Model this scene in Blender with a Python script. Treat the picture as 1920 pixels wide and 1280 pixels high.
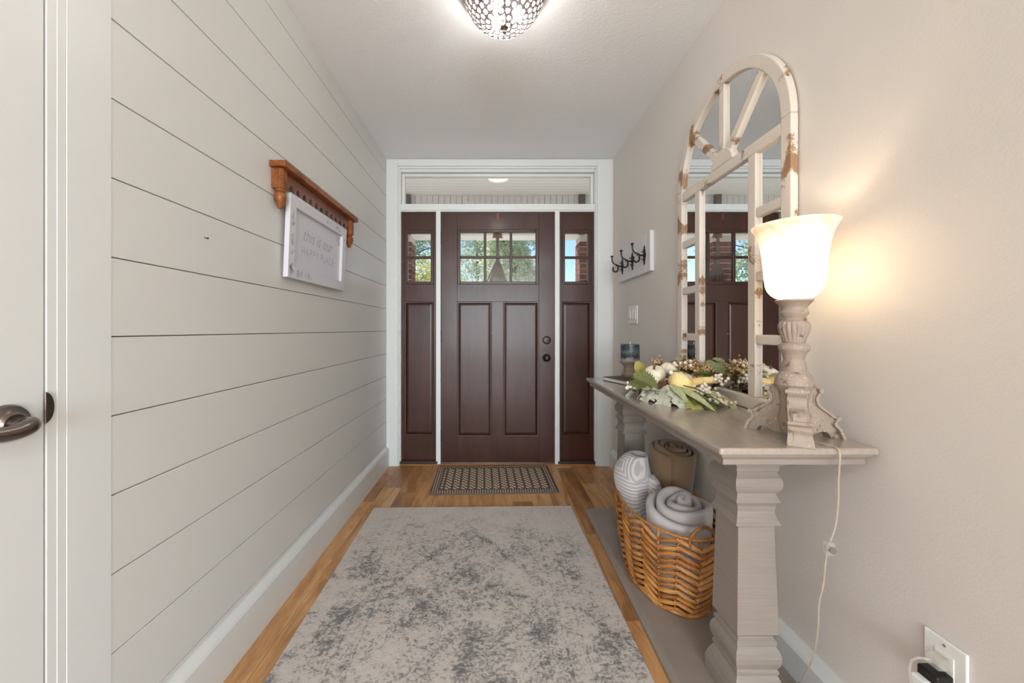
import bpy, bmesh, math, random
from mathutils import Vector, Matrix, Euler

for o in list(bpy.data.objects):
    bpy.data.objects.remove(o)
S = bpy.context.scene
C = S.collection
D = bpy.data
PI = math.pi

# ------------------------------------------------------------------ camera, world, lights, exposure
H, F, CX, CY = 1.103, 700.0, 927.5, 616.8        # eye height, focal length in pixels, vanishing point
cam = D.objects.new('camera', D.cameras.new('camera'))
C.objects.link(cam)
cam.location = (0, 0, H)
cam.rotation_euler = (PI / 2, 0, 0)
cam.data.sensor_fit = 'HORIZONTAL'
cam.data.sensor_width = 36
cam.data.lens = F / 1920 * 36
cam.data.shift_x = (960 - CX) / 1920
cam.data.shift_y = -(640 - CY) / 1920
cam.data.clip_start = 0.05
cam.data.clip_end = 300
S.camera = cam

S.view_settings.view_transform = 'Standard'
S.view_settings.look = 'None'
S.view_settings.gamma = 1
S.view_settings.use_curve_mapping = False
S.view_settings.exposure = 0.68

w = D.worlds.new('sky')
S.world = w
w.use_nodes = True
nt = w.node_tree
nt.nodes.clear()
n_out = nt.nodes.new('ShaderNodeOutputWorld')
n_bg = nt.nodes.new('ShaderNodeBackground')
n_sky = nt.nodes.new('ShaderNodeTexSky')
n_sky.sky_type = 'NISHITA'
n_sky.sun_disc = False
n_sky.sun_elevation = math.radians(51)
n_sky.sun_rotation = math.radians(-25)
n_sky.air_density = 1.0
n_sky.dust_density = 0.0
n_sky.ozone_density = 4.0
n_tc = nt.nodes.new('ShaderNodeTexCoord')
n_noise = nt.nodes.new('ShaderNodeTexNoise')
n_noise.inputs['Scale'].default_value = 2.3
n_noise.inputs['Detail'].default_value = 6
n_ramp = nt.nodes.new('ShaderNodeValToRGB')
n_ramp.color_ramp.elements[0].position = 0.54
n_ramp.color_ramp.elements[1].position = 0.66
n_mix = nt.nodes.new('ShaderNodeMix')
n_mix.data_type = 'RGBA'
n_mix.inputs['B'].default_value = (7.0, 7.1, 7.4, 1)
nt.links.new(n_tc.outputs['Generated'], n_noise.inputs['Vector'])
nt.links.new(n_noise.outputs['Fac'], n_ramp.inputs['Fac'])
nt.links.new(n_ramp.outputs['Color'], n_mix.inputs['Factor'])
nt.links.new(n_sky.outputs['Color'], n_mix.inputs['A'])
nt.links.new(n_mix.outputs['Result'], n_bg.inputs['Color'])
n_bg.inputs['Strength'].default_value = 0.115
nt.links.new(n_bg.outputs['Background'], n_out.inputs['Surface'])

sun = D.objects.new('sun', D.lights.new('sun', 'SUN'))
C.objects.link(sun)
sun.data.energy = 7.0
sun.data.color = (1.0, 0.95, 0.86)
sun.data.angle = math.radians(0.6)
sun.rotation_euler = (math.radians(-39), 0, math.radians(24))     # high in front of the house, it reaches the porch floor only

def area(name, loc, rot, sx, sy, energy, col):
    l = D.lights.new(name, 'AREA')
    l.shape = 'RECTANGLE'
    l.size, l.size_y, l.energy, l.color = sx, sy, energy, col
    o = D.objects.new(name, l)
    C.objects.link(o)
    o.location, o.rotation_euler = loc, rot
    return o
# added area lights standing in for daylight at unseen living-room windows
area('rear_window_fill', (0.2, -5.92, 1.45), (PI / 2, 0, 0), 4.4, 2.1, 290, (0.80, 0.92, 1.0))
area('side_window_fill', (3.55, -3.4, 1.45), (PI / 2, 0, PI / 2), 3.0, 2.0, 150, (0.80, 0.92, 1.0))

# ------------------------------------------------------------------ materials
def lin(r, g, b):
    f = lambda c: (c / 255 / 12.92) if c / 255 <= 0.04045 else ((c / 255 + 0.055) / 1.055) ** 2.4
    return (f(r), f(g), f(b), 1)

class Mat:
    def __init__(s, name):
        s.m = D.materials.new(name)
        s.m.use_nodes = True
        s.t = s.m.node_tree
        s.b = s.t.nodes['Principled BSDF']
        s.out = s.t.nodes['Material Output']
    def n(s, typ, **kw):
        x = s.t.nodes.new('ShaderNode' + typ)
        for k, v in kw.items():
            if k in x.inputs:
                x.inputs[k].default_value = v
            else:
                setattr(x, k, v)
        return x
    def l(s, a, b):
        s.t.links.new(a, b)
    def coord(s, kind='Object', scale=(1, 1, 1), rot=(0, 0, 0)):
        tc = s.n('TexCoord')
        mp = s.n('Mapping')
        mp.inputs['Scale'].default_value = scale
        mp.inputs['Rotation'].default_value = rot
        s.l(tc.outputs[kind], mp.inputs['Vector'])
        return mp.outputs['Vector']
    def world(s, scale=(1, 1, 1), rnd=0.0):
        g = s.n('NewGeometry')
        mp = s.n('Mapping')
        mp.inputs['Scale'].default_value = scale
        s.l(g.outputs['Position'], mp.inputs['Vector'])
        if rnd:
            oi = s.n('ObjectInfo')
            mm = s.n('Math', operation='MULTIPLY')
            mm.inputs[1].default_value = rnd
            s.l(oi.outputs['Random'], mm.inputs[0])
            cb = s.n('CombineXYZ')
            for k in range(3):
                s.l(mm.outputs[0], cb.inputs[k])
            s.l(cb.outputs[0], mp.inputs['Location'])
        return mp.outputs['Vector']
    def noise(s, vec, scale, detail=4, rough=0.5, dist=0.0):
        x = s.n('TexNoise', Scale=scale, Detail=detail, Roughness=rough, Distortion=dist)
        s.l(vec, x.inputs['Vector'])
        return x.outputs['Fac']
    def ramp(s, fac, stops):
        r = s.n('ValToRGB')
        el = r.color_ramp.elements
        while len(el) < len(stops):
            el.new(0.5)
        for e, (p, c) in zip(el, stops):
            e.position = p
            e.color = c if len(c) == 4 else (*c, 1)
        s.l(fac, r.inputs['Fac'])
        return r.outputs['Color']
    def math(s, op, a, b=None, c=None):
        x = s.n('Math', operation=op)
        for i, v in enumerate((a, b, c)):
            if v is None:
                continue
            if isinstance(v, (int, float)):
                x.inputs[i].default_value = v
            else:
                s.l(v, x.inputs[i])
        return x.outputs[0]
    def mix(s, fac, a, b):
        x = s.n('Mix', data_type='RGBA')
        for k, v in (('Factor', fac), ('A', a), ('B', b)):
            sock = [i for i in x.inputs if i.name == k and (i.type == 'RGBA' if k != 'Factor' else i.type == 'VALUE')][0]
            if isinstance(v, (int, float)):
                sock.default_value = v
            elif isinstance(v, tuple):
                sock.default_value = v
            else:
                s.l(v, sock)
        return [o for o in x.outputs if o.type == 'RGBA'][0]
    def bump(s, height, strength=0.2, dist=0.01):
        b = s.n('Bump', Strength=strength, Distance=dist)
        s.l(height, b.inputs['Height'])
        s.l(b.outputs['Normal'], s.b.inputs['Normal'])
    def col(s, c):
        if isinstance(c, tuple):
            s.b.inputs['Base Color'].default_value = c
        else:
            s.l(c, s.b.inputs['Base Color'])
    def set(s, **kw):
        for k, v in kw.items():
            s.b.inputs[k.replace('_', ' ')].default_value = v
        return s

MATS = {}
def plain(name, c, rough=0.5, metal=0.0, bump=None, var=None, spec=0.5):
    m = Mat(name)
    m.set(Roughness=rough, Metallic=metal, Specular_IOR_Level=spec)
    if var:
        f = m.noise(m.coord(), var[0], 5, 0.6)
        lo = tuple(max(0, x * (1 - var[1])) for x in c[:3]) + (1,)
        hi = tuple(min(1, x * (1 + var[1])) for x in c[:3]) + (1,)
        m.col(m.ramp(f, [(0.3, lo), (0.7, hi)]))
    else:
        m.col(c)
    if bump:
        m.bump(m.noise(m.coord(), bump[0], 3, 0.6), bump[1], bump[2] if len(bump) > 2 else 0.005)
    MATS[name] = m.m
    return m.m

white_paint = plain('white_paint', lin(210, 209, 205), 0.38)
trim_paint = plain('trim_paint', lin(216, 217, 215), 0.36)
shiplap_gap = plain('shiplap_gap', lin(120, 115, 108), 0.8)
black_iron = plain('black_iron', lin(42, 34, 32), 0.45, 0.5, bump=(60, 0.3))
bronze = plain('bronze', lin(58, 50, 46), 0.32, 0.85)
satin_nickel = plain('satin_nickel', lin(128, 118, 112), 0.27, 1.0)
steel = plain('steel', lin(190, 188, 184), 0.25, 1.0)
hinge_metal = plain('hinge_metal', lin(60, 55, 50), 0.4, 0.8)
plastic_white = plain('plastic_white', lin(235, 233, 229), 0.35)
plastic_black = plain('plastic_black', lin(14, 13, 13), 0.4)
dark_strip = plain('dark_strip', lin(48, 30, 24), 0.5)
mortar = plain('mortar', lin(196, 190, 184), 0.9, bump=(80, 0.4))
porch_white = plain('porch_white', lin(228, 228, 233), 0.55)
post_grey = plain('post_grey', lin(104, 98, 94), 0.7, var=(9, 0.2))
bark = plain('bark', lin(92, 78, 66), 0.9, var=(8, 0.3), bump=(20, 0.6, 0.03))
lawn = plain('lawn', lin(128, 134, 98), 0.95, var=(3, 0.3))
concrete = plain('concrete', lin(170, 166, 160), 0.85, var=(6, 0.12))

def wall_mat(name, c, scale, strength, rough=0.55):
    m = Mat(name)
    m.set(Roughness=rough, Specular_IOR_Level=0.35)
    v = m.world()
    m.col(m.mix(m.noise(v, 1.2, 2), tuple(x * 0.97 for x in c[:3]) + (1,), c))
    m.bump(m.ramp(m.noise(v, scale, 2, 0.5, 0.6), [(0.35, (0, 0, 0)), (0.65, (1, 1, 1))]), strength, 0.002)
    return m.m
wall_right_m = wall_mat('wall_plaster', lin(222, 215, 208), 190, 0.07)
ceiling_m = wall_mat('ceiling_plaster', lin(245, 248, 252), 85, 0.26, 0.85)

def glass_mat():
    m = Mat('window_glass')
    tr = m.n('BsdfTransparent')
    gl = m.n('BsdfGlossy', Roughness=0.0)
    fr = m.n('Fresnel', IOR=1.45)
    mx = m.n('MixShader')
    m.l(fr.outputs[0], mx.inputs[0])
    m.l(tr.outputs[0], mx.inputs[1])
    m.l(gl.outputs[0], mx.inputs[2])
    m.l(mx.outputs[0], m.out.inputs['Surface'])
    return m.m
glass = glass_mat()

def wood_mat(name, c1, c2, rough, stretch, scale=6, knots=True, coat=0.0):
    m = Mat(name)
    m.set(Roughness=rough)
    v = m.world(stretch, rnd=7.0)
    a = m.noise(v, scale, 6, 0.6, 0.6)
    b = m.noise(v, scale * 5, 3, 0.5)
    f = m.math('ADD', m.math('MULTIPLY', a, 0.75), m.math('MULTIPLY', b, 0.25))
    m.col(m.ramp(f, [(0.32, c1), (0.68, c2)]))
    m.bump(b, 0.08, 0.002)
    m.set(Coat_Weight=coat, Coat_Roughness=0.15, Specular_IOR_Level=0.35)
    return m.m
door_m = wood_mat('door_wood', lin(50, 24, 15), lin(74, 38, 25), 0.36, (3.0, 3.0, 0.55), 3.5, coat=0.12)
honey_wood = wood_mat('honey_wood', lin(96, 50, 20), lin(164, 98, 48), 0.38, (6, 2, 6), 5)
valance_reflect_wood = wood_mat('valance_reflect_wood', lin(122, 82, 72), lin(148, 106, 94), 0.4, (6, 2, 6), 5)  # purple-grey window reflection on the valance front put into its wood colour
threshold_wood = wood_mat('threshold_wood', lin(132, 84, 42), lin(168, 112, 60), 0.4, (1, 6, 6), 5)

def floor_mat():
    m = Mat('floor_plank_wood')
    oi = m.n('ObjectInfo')
    v = m.world((7.0, 1.0, 7.0), rnd=31.0)
    a = m.noise(v, 2.6, 7, 0.62, 0.9)
    b = m.noise(v, 16, 3, 0.5)
    f = m.math('ADD', m.math('MULTIPLY', a, 0.8), m.math('MULTIPLY', b, 0.2))
    f = m.math('ADD', f, m.math('MULTIPLY', m.math('SUBTRACT', oi.outputs['Random'], 0.5), 0.22))
    m.col(m.ramp(f, [(0.22, lin(116, 78, 48)), (0.42, lin(168, 120, 76)), (0.58, lin(200, 152, 102)), (0.8, lin(220, 180, 130))]))
    m.set(Roughness=0.36)
    m.bump(b, 0.06, 0.002)
    return m.m
floor_m = floor_mat()

def rug_mat():
    m = Mat('distressed_rug')
    m.set(Roughness=0.95, Specular_IOR_Level=0.1)
    tc = m.n('TexCoord')
    sx = m.n('SeparateXYZ')
    m.l(tc.outputs['Object'], sx.inputs[0])
    X, Y = sx.outputs[0], sx.outputs[1]
    ax = m.math('ABSOLUTE', X)
    sym = m.n('CombineXYZ')
    m.l(ax, sym.inputs[0]); m.l(Y, sym.inputs[1])
    base = m.coord('Object')
    fine = m.noise(m.coord('Object', (0.85, 1.25, 1)), 62, 7, 0.8, 0.35)
    thread = m.noise(m.coord('Object', (60, 420, 1)), 1.0, 2, 0.5)
    wear = m.noise(base, 5.2, 9, 0.78, 0.25)
    # worn oriental ornament: mirrored small motifs, a stepped medallion outline, border bands
    vor = m.n('TexVoronoi', Scale=20.0, feature='F1')
    m.l(sym.outputs[0], vor.inputs['Vector'])
    cell = m.math('SINE', m.math('MULTIPLY', vor.outputs['Distance'], 26.0))
    dia = m.math('ADD', m.math('MULTIPLY', ax, 1.35), m.math('ABSOLUTE', m.math('ADD', Y, 0.18)))
    dia = m.math('ADD', dia, m.math('MULTIPLY', m.math('SUBTRACT', fine, 0.5), 0.05))
    ringd = m.math('LESS_THAN', m.math('ABSOLUTE', m.math('SUBTRACT', dia, 0.84)), 0.030)
    ringe = m.math('LESS_THAN', m.math('ABSOLUTE', m.math('SUBTRACT', dia, 0.50)), 0.045)
    bands = m.math('LESS_THAN', m.math('ABSOLUTE', m.math('SUBTRACT', ax, 0.49)), 0.04)
    b1 = m.math('LESS_THAN', m.math('ABSOLUTE', m.math('SUBTRACT', ax, 0.425)), 0.0035)
    b2 = m.math('LESS_THAN', m.math('ABSOLUTE', m.math('SUBTRACT', ax, 0.36)), 0.0035)
    orn = m.math('ADD', m.math('MULTIPLY', cell, 0.018), m.math('MULTIPLY', m.math('ADD', ringd, m.math('MULTIPLY', ringe, 0.7)), 0.030))
    orn = m.math('ADD', orn, m.math('MULTIPLY', bands, 0.026))
    cent = m.math('MULTIPLY', m.math('SUBTRACT', 0.30, ax), 0.07)
    endf = m.math('MULTIPLY', m.math('MAXIMUM', m.math('SUBTRACT', Y, 0.42), 0.0), -0.16)
    f = m.math('ADD', m.math('MULTIPLY', wear, 0.50), m.math('MULTIPLY', fine, 0.55))
    f = m.math('ADD', f, orn)
    f = m.math('ADD', f, m.math('ADD', cent, endf))
    f = m.math('ADD', f, m.math('MULTIPLY', m.math('SUBTRACT', thread, 0.5), 0.12))
    f = m.math('ADD', f, m.math('MULTIPLY', m.math('ADD', b1, b2), 0.03))
    c = m.ramp(f, [(0.42, lin(204, 196, 189)), (0.525, lin(190, 182, 175)), (0.565, lin(146, 142, 139)), (0.62, lin(92, 93, 95))])
    m.col(m.mix(m.math('MULTIPLY', thread, 0.25), c, lin(196, 186, 178)))
    m.bump(thread, 0.3, 0.003)
    return m.m
rug_m = rug_mat()

def mat_mat():
    m = Mat('doormat_weave')
    m.set(Roughness=0.95, Specular_IOR_Level=0.1)
    tc = m.n('TexCoord')
    sx = m.n('SeparateXYZ')
    m.l(tc.outputs['Object'], sx.inputs[0])
    X, Y = sx.outputs[0], sx.outputs[1]
    ax, ay = m.math('ABSOLUTE', X), m.math('ABSOLUTE', Y)
    # field: columns of small chevrons
    u = m.math('PINGPONG', X, 0.028)
    chev = m.math('SINE', m.math('MULTIPLY', m.math('ADD', Y, m.math('MULTIPLY', u, 1.5)), 2 * PI / 0.044))
    gap = m.math('SINE', m.math('MULTIPLY', X, 2 * PI / 0.056))
    field = m.math('MULTIPLY', m.math('GREATER_THAN', chev, -0.1), m.math('GREATER_THAN', gap, -0.7))
    # border: short dashes
    dx = m.math('MULTIPLY', m.math('GREATER_THAN', m.math('SINE', m.math('MULTIPLY', X, 2 * PI / 0.017)), 0.0),
                m.math('GREATER_THAN', m.math('SINE', m.math('MULTIPLY', Y, 2 * PI / 0.024)), -0.55))
    inx = m.math('LESS_THAN', ax, 0.372)
    iny = m.math('LESS_THAN', ay, 0.19)
    inside = m.math('MULTIPLY', inx, iny)
    lx = m.math('MULTIPLY', m.math('LESS_THAN', ax, 0.386), m.math('LESS_THAN', ay, 0.204))
    line = m.math('SUBTRACT', lx, inside)
    pat = m.math('ADD', m.math('MULTIPLY', field, inside), m.math('MULTIPLY', dx, m.math('SUBTRACT', 1.0, lx)))
    edge = m.math('MAXIMUM', m.math('GREATER_THAN', ax, 0.424), m.math('GREATER_THAN', ay, 0.242))
    pat = m.math('MULTIPLY', pat, m.math('SUBTRACT', 1.0, edge))
    nz = m.noise(m.coord(), 160, 3, 0.6)
    a = m.mix(nz, lin(84, 72, 64), lin(112, 98, 88))
    b = m.mix(nz, lin(196, 174, 150), lin(222, 202, 180))
    m.col(m.mix(pat, a, b))
    m.bump(m.math('ADD', pat, nz), 0.5, 0.003)
    return m.m
doormat_m = mat_mat()

def taupe_mat(name, rough, coat, stretch, k=1.0):
    m = Mat(name)
    v = m.coord('Object', stretch)
    a = m.noise(v, 9, 5, 0.6)
    m.col(m.ramp(a, [(0.2, lin(136 * k, 125 * k, 116 * k)), (0.8, lin(151 * k, 140 * k, 131 * k))]))
    m.set(Roughness=rough, Coat_Weight=coat, Coat_Roughness=0.2)
    m.bump(a, 0.02, 0.0005)
    return m.m
taupe = taupe_mat('taupe_paint', 0.38, 0.2, (1.0, 1.0, 26))
taupe_sheen = taupe_mat('taupe_tabletop_sheen', 0.24, 0.7, (10, 1.2, 10), 1.13)  # top painted lighter than the legs, its sheen put into the colour
rubbed_edge = plain('rubbed_edge', lin(118, 86, 66), 0.5)

def distressed(name, base, wood1, wood2, scale, thr, stretch=(1, 1, 1), fleck=False):
    m = Mat(name)
    m.set(Roughness=0.55)
    v = m.coord('Object', stretch)
    big = m.noise(v, scale, 3, 0.5, 0.2)
    fine = m.noise(m.coord('Object', tuple(7 * x for x in stretch)), scale * 2.2, 4, 0.7)
    f = m.math('ADD', m.math('MULTIPLY', big, 0.8), m.math('MULTIPLY', fine, 0.22))
    mask = m.ramp(f, [(thr, (0, 0, 0)), (thr + 0.035, (1, 1, 1))])
    wd = m.mix(fine, wood1, wood2)
    bs = m.mix(m.noise(v, 24, 4), base, tuple(x * 0.9 for x in base[:3]) + (1,))
    if fleck:
        fk = m.noise(m.coord('Object'), 210, 3, 0.6)
        fa = m.noise(m.coord('Object'), 38, 2, 0.5)
        fk = m.math('MULTIPLY', m.math('GREATER_THAN', fk, 0.635), m.math('GREATER_THAN', fa, 0.48))
        bs = m.mix(fk, bs, lin(206, 190, 172))
    m.col(m.mix(mask, bs, wd))
    m.bump(m.math('SUBTRACT', 1.0, mask), 0.25, 0.003)
    return m.m
mirror_frame_m = distressed('chipped_cream', lin(224, 212, 200), lin(134, 98, 70), lin(168, 132, 98), 10.5, 0.578)
lamp_base_m = distressed('chipped_taupe', lin(160, 143, 128), lin(66, 44, 32), lin(150, 122, 100), 30, 0.592, (1, 1, 1.3), True)
hook_board_m = distressed('whitewashed_board', lin(222, 221, 222), lin(150, 138, 128), lin(180, 172, 164), 9, 0.66, (4, 4, 0.6))
board_end_m = plain('board_end', lin(196, 174, 156), 0.7, var=(14, 0.15))
holder_m = plain('holder_wood', lin(142, 124, 110), 0.6, var=(30, 0.22))

def mirror_mat():
    m = Mat('mirror_glass')
    m.set(Metallic=1.0, Roughness=0.0)
    m.col((0.86, 0.88, 0.88, 1))
    return m.m
mirror_m = mirror_mat()
mirror_back = plain('mirror_back', lin(70, 52, 38), 0.8)

def shade_mat():
    m = Mat('alabaster_shade')
    v = m.coord('Object', (1, 1, 1))
    sw = m.noise(v, 9, 4, 0.55, 3.5)
    c = m.ramp(sw, [(0.38, (0.86, 0.74, 0.56, 1)), (0.47, (0.97, 0.87, 0.70, 1)), (0.60, (1.0, 0.92, 0.78, 1))])
    tl = m.n('BsdfTranslucent')
    df = m.n('BsdfDiffuse')
    gl = m.n('BsdfGlossy', Roughness=0.25)
    m.l(c, tl.inputs['Color']); m.l(c, df.inputs['Color'])
    a = m.n('MixShader'); a.inputs[0].default_value = 0.66
    m.l(tl.outputs[0], a.inputs[1]); m.l(df.outputs[0], a.inputs[2])
    b = m.n('MixShader'); b.inputs[0].default_value = 0.04
    m.l(a.outputs[0], b.inputs[1]); m.l(gl.outputs[0], b.inputs[2])
    m.l(b.outputs[0], m.out.inputs['Surface'])
    return m.m
shade_m = shade_mat()

def clear_mat(name, tint, fac):
    m = Mat(name)
    tr = m.n('BsdfTransparent'); tr.inputs[0].default_value = tint
    gl = m.n('BsdfPrincipled'); gl.inputs['Base Color'].default_value = (0.9, 0.88, 0.84, 1); gl.inputs['Roughness'].default_value = 0.12
    mx = m.n('MixShader'); mx.inputs[0].default_value = fac
    m.l(tr.outputs[0], mx.inputs[1]); m.l(gl.outputs[0], mx.inputs[2])
    m.l(mx.outputs[0], m.out.inputs['Surface'])
    return m.m
clear_plastic = clear_mat('clear_plastic', (0.92, 0.90, 0.86, 1), 0.2)
copper_core = plain('cord_core', lin(206, 176, 134), 0.3, 0.3)

def crystal_mat():
    m = Mat('crystal')
    tl = m.n('BsdfTranslucent'); tl.inputs[0].default_value = (1, 0.97, 0.93, 1)
    tr = m.n('BsdfTransparent'); tr.inputs[0].default_value = (1, 0.98, 0.95, 1)
    gl = m.n('BsdfGlossy', Roughness=0.05)
    a = m.n('MixShader'); a.inputs[0].default_value = 0.12
    m.l(tr.outputs[0], a.inputs[1]); m.l(tl.outputs[0], a.inputs[2])
    b = m.n('MixShader'); b.inputs[0].default_value = 0.12
    m.l(a.outputs[0], b.inputs[1]); m.l(gl.outputs[0], b.inputs[2])
    m.l(b.outputs[0], m.out.inputs['Surface'])
    return m.m
crystal_m = crystal_mat()
crystal_wire = plain('crystal_wire', lin(70, 58, 54), 0.6, 0.3)

def emit(name, col, s):
    m = Mat(name)
    m.b.inputs['Emission Color'].default_value = col
    m.b.inputs['Emission Strength'].default_value = s
    m.col((0.8, 0.8, 0.8, 1))
    return m.m
bulb_m = emit('lit_bulb', (1.0, 0.985, 0.965, 1), 110)
fill_dome_m = emit('fill_glow', (0.95, 0.98, 1.0, 1), 56)  # glow of the added fill domes
downlight_m = emit('downlight_lens', (1.0, 0.98, 0.95, 1), 1.0)

def wicker_mat():
    m = Mat('wicker')
    oi = m.n('ObjectInfo')
    v = m.coord('Object', (0.5, 60, 60))
    a = m.noise(v, 5, 4, 0.6)
    f = m.math('ADD', a, m.math('MULTIPLY', m.math('SUBTRACT', oi.outputs['Random'], 0.5), 0.3))
    m.col(m.ramp(f, [(0.25, lin(112, 60, 20)), (0.5, lin(176, 112, 50)), (0.75, lin(206, 148, 82))]))
    m.set(Roughness=0.45)
    m.bump(a, 0.4, 0.002)
    return m.m
wicker = wicker_mat()
def fabric(name, c, c2, scale=40):
    m = Mat(name)
    m.set(Roughness=0.95, Sheen_Weight=0.35, Sheen_Roughness=0.5, Specular_IOR_Level=0.15)
    v = m.coord()
    f = m.noise(v, 7, 4, 0.6)
    m.col(m.mix(f, c, c2))
    m.bump(m.noise(v, scale, 3, 0.6), 0.35, 0.004)
    return m.m
grey_fleece = fabric('grey_fleece', lin(194, 185, 182), lin(172, 162, 160))
brown_fleece = fabric('brown_fleece', lin(138, 112, 86), lin(114, 90, 66))
def stripe_mat():
    m = Mat('scallop_stripe')
    m.set(Roughness=0.95, Sheen_Weight=0.3, Specular_IOR_Level=0.15)
    vor = m.n('TexVoronoi', Scale=3.4, Randomness=0.7)
    off = m.n('Mapping')
    off.inputs['Location'].default_value = (0.11, 0.05, 0.13)
    m.l(m.coord(), off.inputs['Vector'])
    m.l(off.outputs['Vector'], vor.inputs['Vector'])
    s = m.math('SINE', m.math('MULTIPLY', vor.outputs['Distance'], 140.0))
    m.col(m.ramp(m.math('ADD', m.math('MULTIPLY', s, 0.5), 0.5), [(0.3, lin(172, 164, 162)), (0.65, lin(200, 194, 191))]))
    m.bump(s, 0.35, 0.003)
    return m.m
stripe_fleece = stripe_mat()

def two_tone(name, c1, c2, scale, rough=0.6, p=(0.35, 0.65), dist=0.0, sub=0.0):
    m = Mat(name)
    f = m.noise(m.coord(), scale, 4, 0.6, dist)
    m.col(m.ramp(f, [(p[0], c1), (p[1], c2)]))
    m.set(Roughness=rough, Subsurface_Weight=sub)
    return m.m
pumpkin_m = two_tone('pale_pumpkin', lin(222, 208, 184), lin(240, 230, 212), 14, 0.5)
gourd_m = two_tone('yellow_gourd', lin(226, 188, 110), lin(244, 220, 160), 16, 0.5)
leaf_sage = two_tone('sage_leaf', lin(168, 168, 146), lin(196, 194, 176), 9, 0.7)
leaf_green = two_tone('green_leaf', lin(96, 104, 58), lin(148, 150, 92), 22, 0.65)
leaf_olive = two_tone('olive_leaf', lin(140, 146, 98), lin(182, 184, 138), 12, 0.65)
leaf_yellow = two_tone('yellow_leaf', lin(140, 140, 70), lin(190, 172, 96), 16, 0.65)
leaf_dark = two_tone('dark_leaf', lin(70, 62, 54), lin(104, 92, 82), 20, 0.8)
berry_white = two_tone('white_berry', lin(232, 216, 192), lin(248, 240, 226), 30, 0.4)
berry_tan = two_tone('tan_berry', lin(176, 132, 84), lin(216, 178, 130), 30, 0.45)
berry_yellow = two_tone('yellow_berry', lin(206, 178, 96), lin(232, 212, 140), 30, 0.45)
cone_m = two_tone('pine_cone', lin(58, 34, 22), lin(120, 74, 48), 40, 0.6)
twig_m = two_tone('twig', lin(84, 60, 42), lin(120, 90, 64), 30, 0.8)
candle_m = None
def candle_mat():
    m = Mat('marbled_candle')
    m.set(Roughness=0.35, Subsurface_Weight=0.1)
    v = m.coord('Object')
    sp = m.n('SeparateXYZ')
    m.l(v, sp.inputs[0])
    z = m.math('MULTIPLY', sp.outputs[2], 1 / 0.094)
    f = m.math('ADD', z, m.math('MULTIPLY', m.math('SUBTRACT', m.noise(v, 38, 5, 0.7, 1.0), 0.5), 0.75))
    m.col(m.ramp(f, [(0.08, lin(150, 140, 136)), (0.22, lin(66, 62, 70)), (0.36, lin(34, 36, 44)), (0.52, lin(92, 100, 102)),
                     (0.70, lin(66, 76, 84)), (0.84, lin(36, 44, 48)), (0.97, lin(72, 86, 84))]))
    return m.m
candle_m = candle_mat()
paper_m = plain('book_pages', lin(226, 222, 216), 0.7)
book_cover = plain('book_cover', lin(84, 66, 58), 0.6, var=(40, 0.3))

def brick_mat():
    m = Mat('red_brick')
    oi = m.n('ObjectInfo')
    f = m.math('ADD', m.math('MULTIPLY', m.noise(m.world(), 22, 4, 0.6), 0.5), m.math('MULTIPLY', oi.outputs['Random'], 0.5))
    m.col(m.ramp(f, [(0.25, lin(82, 46, 44)), (0.5, lin(108, 62, 58)), (0.75, lin(124, 78, 72))]))
    m.set(Roughness=0.9)
    return m.m
brick_m = brick_mat()
def foliage(name, c1, c2, c3):
    m = Mat(name)
    v = m.world()
    f = m.math('ADD', m.math('MULTIPLY', m.noise(v, 0.9, 3), 0.55), m.math('MULTIPLY', m.noise(v, 9, 2, 0.7), 0.45))
    c = m.ramp(f, [(0.32, c1), (0.5, c2), (0.66, c3)])
    df = m.n('BsdfDiffuse'); tl = m.n('BsdfTranslucent')
    m.l(c, df.inputs[0]); m.l(c, tl.inputs[0])
    mx = m.n('MixShader'); mx.inputs[0].default_value = 0.35
    m.l(df.outputs[0], mx.inputs[1]); m.l(tl.outputs[0], mx.inputs[2])
    m.l(mx.outputs[0], m.out.inputs['Surface'])
    return m.m
fol_green = foliage('green_foliage', lin(128, 148, 116), lin(192, 208, 178), lin(232, 236, 220))
fol_autumn = foliage('autumn_foliage', lin(138, 154, 84), lin(192, 198, 122), lin(224, 186, 124))
fol_deep = foliage('deep_foliage', lin(116, 136, 116), lin(174, 192, 170), lin(222, 230, 222))

def sign_mat(name, c):
    m = Mat(name)
    m.set(Roughness=0.5)
    v = m.coord()
    a = m.noise(v, 9, 3, 0.5, 0.6)
    m.col(m.ramp(a, [(0.60, c), (0.70, tuple(x * 0.86 for x in c[:3]) + (1,))]))
    return m.m
sign_frame_m = plain('sign_frame_paint', lin(210, 209, 215), 0.4)
sign_panel_m = plain('sign_panel', lin(208, 207, 214), 0.35)
sign_ink = plain('sign_ink', lin(172, 172, 180), 0.6)
sign_leaf = two_tone('sign_leaf_print', lin(160, 166, 180), lin(206, 208, 218), 40, 0.6)

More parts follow.
